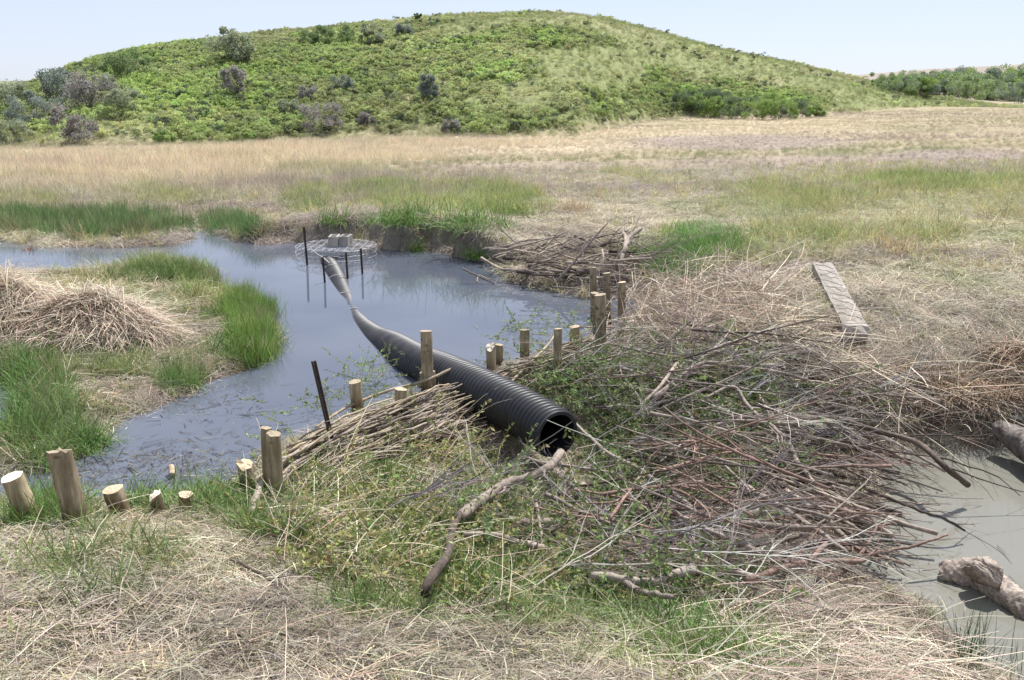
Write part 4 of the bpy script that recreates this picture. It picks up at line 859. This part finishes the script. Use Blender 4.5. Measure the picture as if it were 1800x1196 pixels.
# ------------------------------------------------------------------ named sticks and branches traced where they lie
def stick(trace, rpx, label, mat='bark', twigs=0, group=None, name='branch', cat='branch', k=8, cutend=False):
    """trace: (px, py, height above the ground in m)"""
    pts = []
    inb = in_poly(BRUSH, np.array([np.mean([q[0] for q in trace])]), np.array([np.mean([q[1] for q in trace])]))[0]
    inl = in_poly(LEAFBR, np.array([np.mean([q[0] for q in trace])]), np.array([np.mean([q[1] for q in trace])]))[0]
    if inb: rpx = (rpx[0]*1.05, rpx[1]*1.05)
    for a, b, h in trace:
        h = h+(.16 if inb else .10 if inl else 0)
        g = ground(a, b+h*F*.95/max(3., ground(a, b)[1]))
        if sd_pool(g[:1], g[1:2])[0] > 0 and g[1] < 20: g = P(a, b, POOLZ+h)
        elif sd_pond(g[:1], g[1:2])[0] > 0: g = P(a, b, h)
        pts.append(D(a, b, g[1]))
    pts = np.array(pts); pp, L = spline(pts, max(10, len(pts)*6)); r0 = px2m(rpx[0], pp[0])/2; r1 = px2m(rpx[1], pp[-1])/2
    rad = np.linspace(r0, r1, len(pp))*(1+R.normal(size=len(pp))*.05); r0 = max(r0, r1*.3); mb = MB(); jt_ = fbm(np.arange(len(pp))*.5, np.full(len(pp), R.uniform(0, 99)), 3, 5)[:,None]-.5; pp = pp+jt_*r0*.9
    mb.tube(pp, rad, k); e = None
    if twigs or cutend:
        e = empty(name, tuple(pp[0]), label, cat, group); link('main_stem', mb.mesh('main_stem', M[mat], True, pp[0]), parent=e)
        if twigs:
            tb = MB()
            for i in range(twigs):
                a = R.integers(len(pp)//5, len(pp)-1); t_ = pp[a]-pp[a-1]; t_ /= np.linalg.norm(t_)+1e-9; s_ = R.normal(size=3); s_[2] = abs(s_[2])*.6; s_ -= t_*(s_@t_); s_ /= np.linalg.norm(s_)+1e-9
                branching(tb, pp[a], t_+s_*R.uniform(.5, .9), L*R.uniform(.12, .35), rad[a]*R.uniform(.3, .5), 1, (1,1,1), 5, .13, 0., (1, 4))
            link('side_twigs', tb.mesh('side_twigs', M[mat], True, pp[0]), parent=e, kind='stuff')
        if cutend:
            cb = MB(); tgv = pp[-1]-pp[-2]; tgv /= np.linalg.norm(tgv); cb.tube([pp[-1], pp[-1]+tgv*.004], rad[-1]*.97, 12); link('cut_end', cb.mesh('cut_end', M['cut'], False, pp[0]), parent=e)
    else:
        e = link(name, mb.mesh(name, M[mat], True, pp[0]), tuple(pp[0]), label=label, cat=cat, group=group)
    return e
stick([(985,797,.42),(968,818,.44),(935,838,.40),(890,852,.34),(845,880,.28),(806,912,.22)], (15,21), 'thick grey branch leaning from the pipe mouth down to the left', 'bark', 3)
stick([(806,905,.26),(792,940,.22),(790,968,.22),(768,1003,.18),(752,1025,.12),(747,1045,.04)], (14,18), 'dark crooked branch piece standing below the thick grey one', 'barkdark')
stick([(815,940,.15),(850,938,.16),(900,950,.14),(960,965,.1)], (9,14), 'cut branch with a sawn end lying under the thick grey one', 'bark', 2, cutend=True)
stick([(880,905,.15),(925,920,.15),(964,917,.14)], (10,15), 'short log with a pale cut face left of the brush pile', 'bark', 0, cutend=True)
stick([(1000,880,.2),(1015,862,.2),(1026,853,.2)], (9,13), 'stub with a pale cut face just below the pipe mouth', 'bark', 0, cutend=True)
stick([(1040,1010,.08),(1100,1018,.1),(1150,1022,.1),(1218,1000,.12)], (13,19), 'thick smooth log with a pale end at the lower edge of the brush', 'drift', 0, cutend=True)
stick([(1035,1005,.05),(1090,1020,.06),(1130,1040,.05),(1180,1052,.05)], (14,9), 'curved log just in front of the thick smooth log', 'bark', 2)
stick([(1110,960,.1),(1150,975,.1),(1200,1000,.08),(1235,1012,.08)], (13,10), 'dark log lying behind the thick smooth log', 'barkdark')
stick([(1185,970,.1),(1230,985,.1),(1290,1004,.08),(1330,1020,.05)], (16,12), 'dark log with peeling pale bark in the lower brush', 'bark', 1)
stick([(1012,745,.35),(1060,790,.35),(1130,830,.33),(1190,872,.3),(1245,915,.25),(1310,922,.22),(1380,926,.2),(1445,932,.15)], (5,13), 'longest grey branch sweeping across the brush pile towards the pool', 'bark', 8)
stick([(1175,893,.25),(1230,925,.25),(1290,950,.2),(1345,975,.15)], (6,12), 'straight grey branch below the longest one', 'bark', 5)
stick([(1290,735,.3),(1400,738,.3),(1460,735,.3),(1517,750,.3),(1610,778,.3),(1655,817,.25),(1702,853,.03)], (9,11), 'long dark branch arching out over the grey pool from the upper brush', 'barkdark', 3)
stick([(1330,690,.25),(1379,765,.3),(1401,810,.3),(1446,866,.25),(1490,900,.2),(1547,929,.1),(1575,948,.02)], (6,12), 'knobbly grey branch running down to the waterline', 'bark', 5)
stick([(1440,850,.3),(1495,851,.3),(1536,866,.3),(1622,899,.25),(1665,915,.2),(1696,933,.1)], (8,4), 'thin bare branch reaching farthest over the pool', 'barkdark', 6)
stick([(1431,985,.1),(1506,989,.15),(1536,974,.2),(1610,959,.25),(1666,940,.3)], (9,4), 'forked reddish branch rising from the pool edge to the right', 'barkred', 5)
stick([(1461,1015,.05),(1490,1000,.1),(1510,978,.15),(1530,950,.2),(1543,922,.25)], (10,5), 'bent reddish branch standing up at the pool edge', 'barkred', 3)
stick([(1312,1022,.08),(1370,1000,.1),(1420,985,.12),(1454,955,.15)], (12,9), 'thick reddish-brown branch near the pale flat stone', 'barkred', 2)
stick([(1380,862,.25),(1440,905,.2),(1500,960,.15),(1560,1000,.05)], (12,9), 'straight dark pole slanting into the pool', 'bark', 2)
stick([(1300,850,.25),(1370,890,.25),(1440,935,.2),(1490,975,.15)], (10,7), 'grey pole parallel to and left of the straight dark pole', 'bark', 3)
stick([(1150,700,.3),(1230,640,.3),(1290,645,.3),(1340,650,.3),(1420,668,.3)], (9,5), 'pale bent branch over the upper middle of the brush pile', 'bark', 5)
stick([(1325,632,.2),(1370,625,.2),(1430,616,.15)], (6,9), 'grey stick in the straw below the timber', 'bark', 0, cutend=True)
stick([(1190,640,.3),(1160,680,.3),(1120,720,.25)], (8,5), 'grey stick pointing down left in the upper brush', 'bark', 3)
stick([(1520,560,.05),(1500,570,.1),(1460,575,.1)], (3,5), 'pale bleached stick leaning on the side of the timber', 'rod')
stick([(1220,760,.3),(1290,740,.3),(1370,745,.3),(1460,742,.3)], (4,10), 'horizontal grey branch in the right half of the brush', 'bark', 4)
stick([(1240,700,.35),(1290,680,.35),(1320,720,.3),(1380,770,.3)], (5,9), 'peaked grey branch above the horizontal one', 'bark', 4)
stick([(1055,870,.3),(1150,885,.25),(1230,892,.2),(1320,900,.2)], (4,7), 'slim grey branch lying level below the pipe mouth', 'bark', 4)
stick([(1000,905,.25),(1080,905,.22),(1150,900,.2),(1210,893,.2)], (3,7), 'slim straight branch ending under the longest grey one', 'bark', 3)
stick([(390,966,.05),(425,992,.06),(470,1015,.05),(500,1045,.04),(532,1068,.02)], (5,8), 'dark crooked stick on the straw hump in the lower left', 'barkdark', 1)
stick([(470,1000,.05),(505,1035,.05),(535,1066,.02)], (3,5), 'slim stick beside the dark crooked one', 'bark')
stick([(418,1108,.02),(480,1105,.03),(540,1095,.03),(586,1076,.04)], (4,5), 'slim dark stick lying level in the lower left straw', 'barkdark')
stick([(115,1146,.02),(190,1095,.05),(280,1033,.08)], (5,4), 'long pale straight stem on the lower left slope', 'rod')
stick([(555,752,.1),(610,716,.12),(680,688,.2),(740,672,.25),(797,648,.35)], (5,6), 'pale rod springing from the weave across the post in front of the pipe', 'rod')
stick([(870,700,.1),(920,650,.15),(960,610,.2),(975,590,.3)], (6,3), 'pale rod slanting up between posts right of the pipe', 'rod')
stick([(1120,655,.2),(1060,560,.3),(1055,540,.5)], (3,2), 'thin dark whip leaning against the right-hand posts', 'bark')
stick([(690,725,.05),(697,734,.14),(715,738,.16),(727,724,.18)], (6,5), 'curled rod hooked round the post in front of the pipe', 'rod')
stick([(1590,1060,.03),(1400,1075,.04),(1250,1060,.04),(1180,1062,.04)], (4,8), 'weathered grey limb lying along the lower edge of the brush', 'bark', 0)
stick([(1210,1138,.02),(1290,1150,.03),(1340,1165,.02)], (12,12), 'dark rotting log half buried in straw at the bottom', 'barkred')
stick([(440,905,.08),(452,870,.15),(458,850,.2)], (14,10), 'splintered grey slab of wood at the foot of the rough-topped post', 'drift')
stick([(1095,568,.12),(1120,567,.12)], (9,9), 'short white peeled chip of wood beside the rightmost post', 'cutwhite')
stick([(302,836,.03),(301,820,.07)], (11,10), 'pale chunk of wood floating behind the left posts', 'cut')
stick([(810,492,.02),(845,492,.05),(808,471,.28)][0:0] or [(868,499,.01),(835,483,.15),(812,472,.25)], (3,3), 'thin stick jutting out of the pond below the far bank', 'bark')
stick([(838,497,.0),(842,485,.05),(862,493,.01)], (3,3), 'second thin stick crossing the one jutting from the pond', 'bark')
# sticks of the old beaver heap beyond the posts
stick([(1075,492,.1),(1085,462,.3),(1098,440,.45),(1105,420,.6),(1127,402,.75)], (12,7), 'forked bleached branch standing up from the beaver stick heap', 'drift', 3)
stick([(1090,490,.1),(1092,455,.4),(1100,430,.5),(1096,405,.7)], (10,6), 'upright bleached limb next to the forked one in the heap', 'drift', 2)
stick([(1045,515,.05),(1052,480,.25),(1060,455,.4),(1058,440,.5)], (8,5), 'pale twisting stick rising behind the far posts', 'drift', 1)
HEAP = [(872,462),(900,445),(960,440),(1030,432),(1100,440),(1150,455),(1150,480),(1080,515),(1000,520),(930,500)]
def randin(poly, n):
    xs = [a for a, b in poly]; ys = [b for a, b in poly]; o = []
    while len(o) < n:
        a, b = rnd.uniform(min(xs), max(xs)), rnd.uniform(min(ys), max(ys))
        if in_poly(poly, np.array([a]), np.array([b]))[0]: o.append((a, b))
    return o
LAND_ = [((978,763), 'the pipe mouth'), ((1056,600), 'the thick tall post'), ((1094,560), 'the rightmost post'), ((1500,600), 'the near end of the timber'), ((1405,1036), 'the pale flat stone'), ((1160,1010), 'the thick smooth log'), ((1500,900), 'the pool edge'), ((1600,820), 'the arching dark branch'),
 ((1250,870), 'the longest grey branch'), ((1350,740), 'the horizontal grey branch'), ((880,460), 'the left end of the heap'), ((980,470), 'the middle of the heap'), ((1050,510), 'the far posts'), ((1110,430), 'the forked bleached branch'), ((1150,475), 'the right end of the heap')]
def blab(cn, L, yw, a, b, label):
    sz = 'long' if L > 1.2 else 'short' if L < .85 else 'middling'; d_ = math.degrees(yw) % 180
    wy = 'lying left to right' if d_ < 20 or d_ > 160 else 'slanting up to the right' if d_ < 70 else 'slanting down to the right' if d_ > 110 else 'pointing towards the viewer'
    ld = [l for l in LAND_ if ('heap' in label) == (l[0][1] < 540)]; nm = min(ld, key=lambda l: (l[0][0]-a)**2+(l[0][1]-b)**2)[1]
    return f'{sz} {cn} {label} {wy} near {nm}'
def heap(poly, n, Lr, rr_, yaw0, ysd, hmax, mats, label, group, depth=1, el_=.15, nsub=(1, 4), lib_n=14):
    """loose branches, each an object; alike ones share a mesh"""
    lb = []
    for i in range(lib_n):
        mb = MB(); branching(mb, (0,0,0), (1, 0, 0), 1., R.uniform(*rr_), depth, (1,1,1), 6, .10, 0., nsub, .6); lb.append(mb.mesh('branch', M[mats[i % len(mats)]], True))
    for a, b in randin(poly, n):
        p = ground(a, b); p[2] = max(p[2], POOLZ if p[0] > 2 and p[1] < 10 else 0)+rnd.uniform(.03, hmax); L = rnd.uniform(*Lr); yw = math.radians(yaw0)+rnd.gauss(0, ysd)+(math.pi if rnd.random() < .3 else 0)
        if ((a-975)/150)**2+((b-800)/90)**2 < 1: continue
        ez = rnd.gauss(0, el_)
        q = p-np.array([math.cos(yw), math.sin(yw), 0])*L*.5
        tq = np.linspace(0, L, 7); mx_, my_ = proj(q[0]+math.cos(yw)*tq, q[1]+math.sin(yw)*tq, q[2]+math.sin(ez)*tq)
        if np.min(((mx_-970)/75)**2+((my_-765)/60)**2) < 1: continue
        li = rnd.randrange(lib_n); cn = {'bark': 'grey', 'barkred': 'reddish', 'barkdark': 'dark', 'drift': 'bleached'}[mats[li % len(mats)]]
        ob = link('branch', lb[li], tuple(q), rot=(rnd.uniform(0, 6.28), -ez, yw), label=blab(cn, L, yw, a, b, label), cat='branch', group=group); ob.scale = (L, min(L, 1.1), min(L, 1.1))
heap(HEAP, 130, (.4, 1.4), (.013, .032), -8, .6, .32, ['drift', 'bark', 'drift', 'barkdark'], 'heap stick', 'sticks of the beaver heap on the far shore', 1, .2)
heap([(1080,620),(1300,600),(1560,700),(1600,780),(1480,880),(1500,960),(1300,900),(1050,720)], 70, (.8, 2.), (.008, .017), -35, .5, .4, ['bark', 'bark', 'barkred', 'barkdark'], 'bare branch', 'branches of the upper brush pile', 2, .15, (2, 5))
heap([(960,880),(1200,860),(1480,900),(1500,1000),(1300,1050),(1050,1040),(900,980)], 70, (.7, 1.7), (.008, .018), -30, .5, .3, ['bark', 'barkred', 'barkred', 'barkdark'], 'brushwood branch', 'branches of the lower brush pile', 2, .15, (2, 5))
heap([(1380,760),(1500,765),(1530,850),(1530,950),(1470,1010),(1400,960)], 42, (.7, 1.5), (.008, .018), -48, .45, .35, ['bark', 'barkdark', 'barkdark'], 'overhanging branch', 'branches overhanging the pool', 2, .15, (2, 5))
# fine twig filler of the beaver heap
x, y = wedge(12, 20, 40); z = H(x, y); px, py = proj(x, y, z); k = in_poly(HEAP, px, py); x, y, z = x[k], y[k], z[k]; n = len(x)
scatter('heap_twigs', L_twig, x, y, np.maximum(z, 0)+R.uniform(0, .22, n), R.uniform(.5, .9, n), jitter(np.broadcast_to(C(.20,.155,.135), (n, 3)), n, .25), yaw=R.normal(size=n)*.6, tilt=R.normal(size=n)*.2, label='fine twigs filling the beaver stick heap', cat='twigs')

# ------------------------------------------------------------------ driftwood, stones
def lumpy(name, trace, rads, mat, label, cat, k=18, amp=.25, fr=6.):
    pts = np.array([P(a, b, z) for a, b, z in trace]); pp, L = spline(pts, 40); rd = np.interp(np.linspace(0, 1, 40), np.linspace(0, 1, len(rads)), rads)
    pp, L = spline(pts, 110); rd = np.interp(np.linspace(0, 1, 110), np.linspace(0, 1, len(rads)), rads); k = 40; mb = MB(); mb.tube(pp, rd, k); V = mb.v[0]; ctr = np.repeat(pp, k, axis=0); d = V-ctr
    nz = fbm(V[:,0]*fr+V[:,2]*fr*.7, V[:,1]*fr-V[:,2]*fr, 4, 77)-.5; nz = nz+.5*(fbm(V[:,0]*fr*4+V[:,2]*fr*3, V[:,1]*fr*4-V[:,2]*fr*3, 3, 78)-.5); mb.v[0] = ctr+d*(1+amp*2*nz)[:,None]
    return link(name, mb.mesh(name, M[mat], True, pts[0]), tuple(pts[0]), label=label, cat=cat)
lumpy('driftwood_log', [(1652,1006,-.47),(1690,1008,-.44),(1725,1010,-.42),(1748,1030,-.44),(1790,1062,-.46),(1840,1095,-.5)], [.07,.10,.13,.11,.10,.09], 'lump', 'crumbling forked log lying in the grey pool at the lower right', 'log', amp=.4, fr=9)
lumpy('driftwood_stub', [(1722,1018,-.36),(1736,1000,-.30),(1745,988,-.24)], [.13,.13,.08], 'lump', 'upright knobbly stub on top of the crumbling forked log', 'log', amp=.4, fr=9)
lumpy('grey_log', [(1752,752,-.22),(1785,770,-.25),(1835,800,-.28),(1900,840,-.3)], [.09,.16,.20,.22], 'darklog', 'large dark log end with a pale top at the right picture edge', 'log', amp=.15)
def stone(px, py, r, label, sq=.4, mat='stone'):
    p = ground(px, py); mb = MB(); k = 16; V = []
    for i in range(1, 8):
        ph = i/8*math.pi
        for j in range(k): V.append([math.sin(ph)*math.cos(j/k*6.283), math.sin(ph)*math.sin(j/k*6.283)*.7, math.cos(ph)*sq])
    V += [[0, 0, sq], [0, 0, -sq]]; V = np.array(V)*r; nz = fbm(V[:,0]*3/r+p[0]*7, V[:,1]*3/r+V[:,2]*4/r, 3, 88)-.5; V = V*(1+.5*nz)[:,None]
    Fc = [(i*k+j, i*k+(j+1) % k, (i+1)*k+(j+1) % k, (i+1)*k+j) for i in range(6) for j in range(k)]+[((j+1) % k, j, 7*k) for j in range(k)]+[(6*k+j, 6*k+(j+1) % k, 7*k+1) for j in range(k)]
    mb.add(V, Fc); link('stone', mb.mesh('stone', M[mat], True), tuple(p+[0, 0, r*sq*.35]), label=label, cat='stone')
stone(1405,1036,.24,'pale flat stone between the brush and the reed litter', .25)
stone(1785,735,.12,'small grey stone above the large dark log end')

# ------------------------------------------------------------------ dead reed mounds
def reed_mound(name, px, py, rx, ry, hh, n, label, Lr=(.5, 1.2), wr=(.005, .011), upright=.0, tintf=1., cols=None):
    c0 = ground(px, py); mb = MB()
    for i in range(n):
        a = R.uniform(0, 6.283); q = math.sqrt(R.random())*.95; bx, by = rx*q*math.cos(a), ry*q*math.sin(a); bz = hh*(1-q*q)**.7*R.uniform(.7, 1.05)*(.55+.85*float(vn(np.array(bx*2.2+7), np.array(by*2.2+3), 41)))
        ang = math.atan2(by/ry**1, bx/rx)+R.normal()*1.0; e = R.uniform(-.35, .5)+upright*R.uniform(.2, 1.2); d = np.array([math.cos(ang)*math.cos(e), math.sin(ang)*math.cos(e), math.sin(e)])
        L = R.uniform(*Lr); st = np.array([bx, by, bz])-d*L*.35; st[2] = max(st[2], .0)
        g_ = vc(.4, 1.35, .05)*tintf*(C(.7,.6,.55) if R.random() < .25 else 1.)
        blade(mb, st, d, L, R.uniform(*wr), R.uniform(.3, 1.3), g_, 4)
    # inner body so the mound is not see-through
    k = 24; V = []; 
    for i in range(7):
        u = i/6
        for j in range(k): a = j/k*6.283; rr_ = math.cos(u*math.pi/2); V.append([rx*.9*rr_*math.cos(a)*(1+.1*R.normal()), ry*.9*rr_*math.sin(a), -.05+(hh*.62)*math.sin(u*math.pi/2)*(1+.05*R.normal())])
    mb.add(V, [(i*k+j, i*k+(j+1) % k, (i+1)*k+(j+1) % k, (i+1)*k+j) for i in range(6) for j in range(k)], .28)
    return link(name, mb.mesh(name, M['reed'], False), tuple(c0), label=label, cat='reed heap', kind='stuff')
reed_mound('dead_reed_heap', 165, 590, .98, .72, .50, 4200, 'bleached heap of collapsed dead reeds on the mud island')
reed_mound('dead_reed_heap', -5, 572, 1.3, .8, .62, 4200, 'taller left shoulder of the bleached reed heap at the picture edge')
reed_mound('dead_reeds', 1705, 705, .75, .35, .22, 900, 'brown dead reeds standing at the bank above the grey pool', (.35, .8), (.006, .011), .8, C(.70,.62,.55))
reed_mound('dead_reeds', 1800, 650, .7, .4, .3, 600, 'brown dead reeds behind the large dark log end', (.35, .8), (.006, .011), .5, C(.66,.58,.52))
# rush tufts at the lower right, tussocks on the far bank
def tussock(px, py, n, Lr, wr, spread, el0, mat, label, cat, col=1., z=None, name='rush_tuft', bend=(0, .5)):
    p = ground(px, py) if z is None else P(px, py, z); mb = MB()
    for i in range(n):
        th = R.uniform(0, 6.28); e = R.uniform(el0, 1.5); blade(mb, (*R.normal(size=2)*spread, -.03), np.array([math.cos(th)*math.cos(e), math.sin(th)*math.cos(e), math.sin(e)]), R.uniform(*Lr), R.uniform(*wr), R.uniform(*bend), vc(.6, 1.4, .08)*col, 4)
    return link(name, mb.mesh(name, M[mat], False), tuple(p), label=label, cat=cat)
tussock(1700,1172,60,(.25,.6),(.004,.007),.06,1.05,'rush','dark green rush tuft standing in the corner of the grey pool','rushes',z=POOLZ)
tussock(1625,1110,26,(.12,.35),(.004,.006),.05,1.1,'rush','small rush tuft at the edge of the reed litter','rushes',z=POOLZ)
tussock(1760,1190,40,(.2,.5),(.004,.006),.10,1.1,'rush','sparse rush tuft at the bottom right corner','rushes',z=POOLZ)
tussock(1500,1010,24,(.12,.3),(.004,.006),.07,1.1,'rush','thin rush tuft among the branches at the pool edge','rushes',z=POOLZ)
tussock(865,1040,160,(.15,.34),(.005,.009),.10,.8,'rush','bright green grass tuft below the brush in the lower middle','grass tuft',C(2.6,2.2,1.6),name='grass_tuft',bend=(.2,1.2))
tussock(1430,1128,50,(.1,.22),(.004,.007),.03,.9,'rush','small green tuft in the reed litter','grass tuft',C(2.2,2.,1.5),name='grass_tuft')
tussock(50,930,140,(.2,.45),(.005,.009),.12,.9,'rush','green grass tuft at the foot of the white-topped post','grass tuft',C(2.4,2.,1.4),name='grass_tuft',bend=(.2,1.2))
for px, py, w_, lab in [(550,372,.45,'dark olive tussock above the left end of the far bank'),(590,388,.3,'small tussock over the bank slump near the cage'),(700,390,.5,'broad green tussock overhanging the bank behind the cage'),(755,380,.35,'tussock between the two broad ones on the far bank'),(835,396,.62,'largest green tussock overhanging the dark bank hollow'),(905,380,.4,'yellow-green tussock right of the bank hollow'),(842,452,.2,'round dark tussock at the waterline of the far bank'),(735,440,.14,'small tussock at the waterline right of the cage'),(1012,372,.3,'brown dead tussock above the bare mud'),(1570,445,.28,'brown dead tussock on the right meadow')]:
    dead = 'dead' in lab
    tussock(px, py, int(900*w_)+80, (.25*(.6+w_), .62*(.6+w_)), (.008,.014), w_*.62, .5, 'reed' if dead else 'rush', lab, 'tussock', C(.75,.65,.55) if dead else C(3.2,2.1,1.6) if 'yellow' in lab else C(2.3,1.9,1.3), name='tussock', bend=(.5, 2.))
# low waterline plant
tussock(52,440,30,(.08,.2),(.008,.014),.06,.6,'reed','small reddish dead plant poking out of the far left water','water plant',C(.5,.28,.2),z=0,name='dead_plant')
print('objects', len(SC.objects))
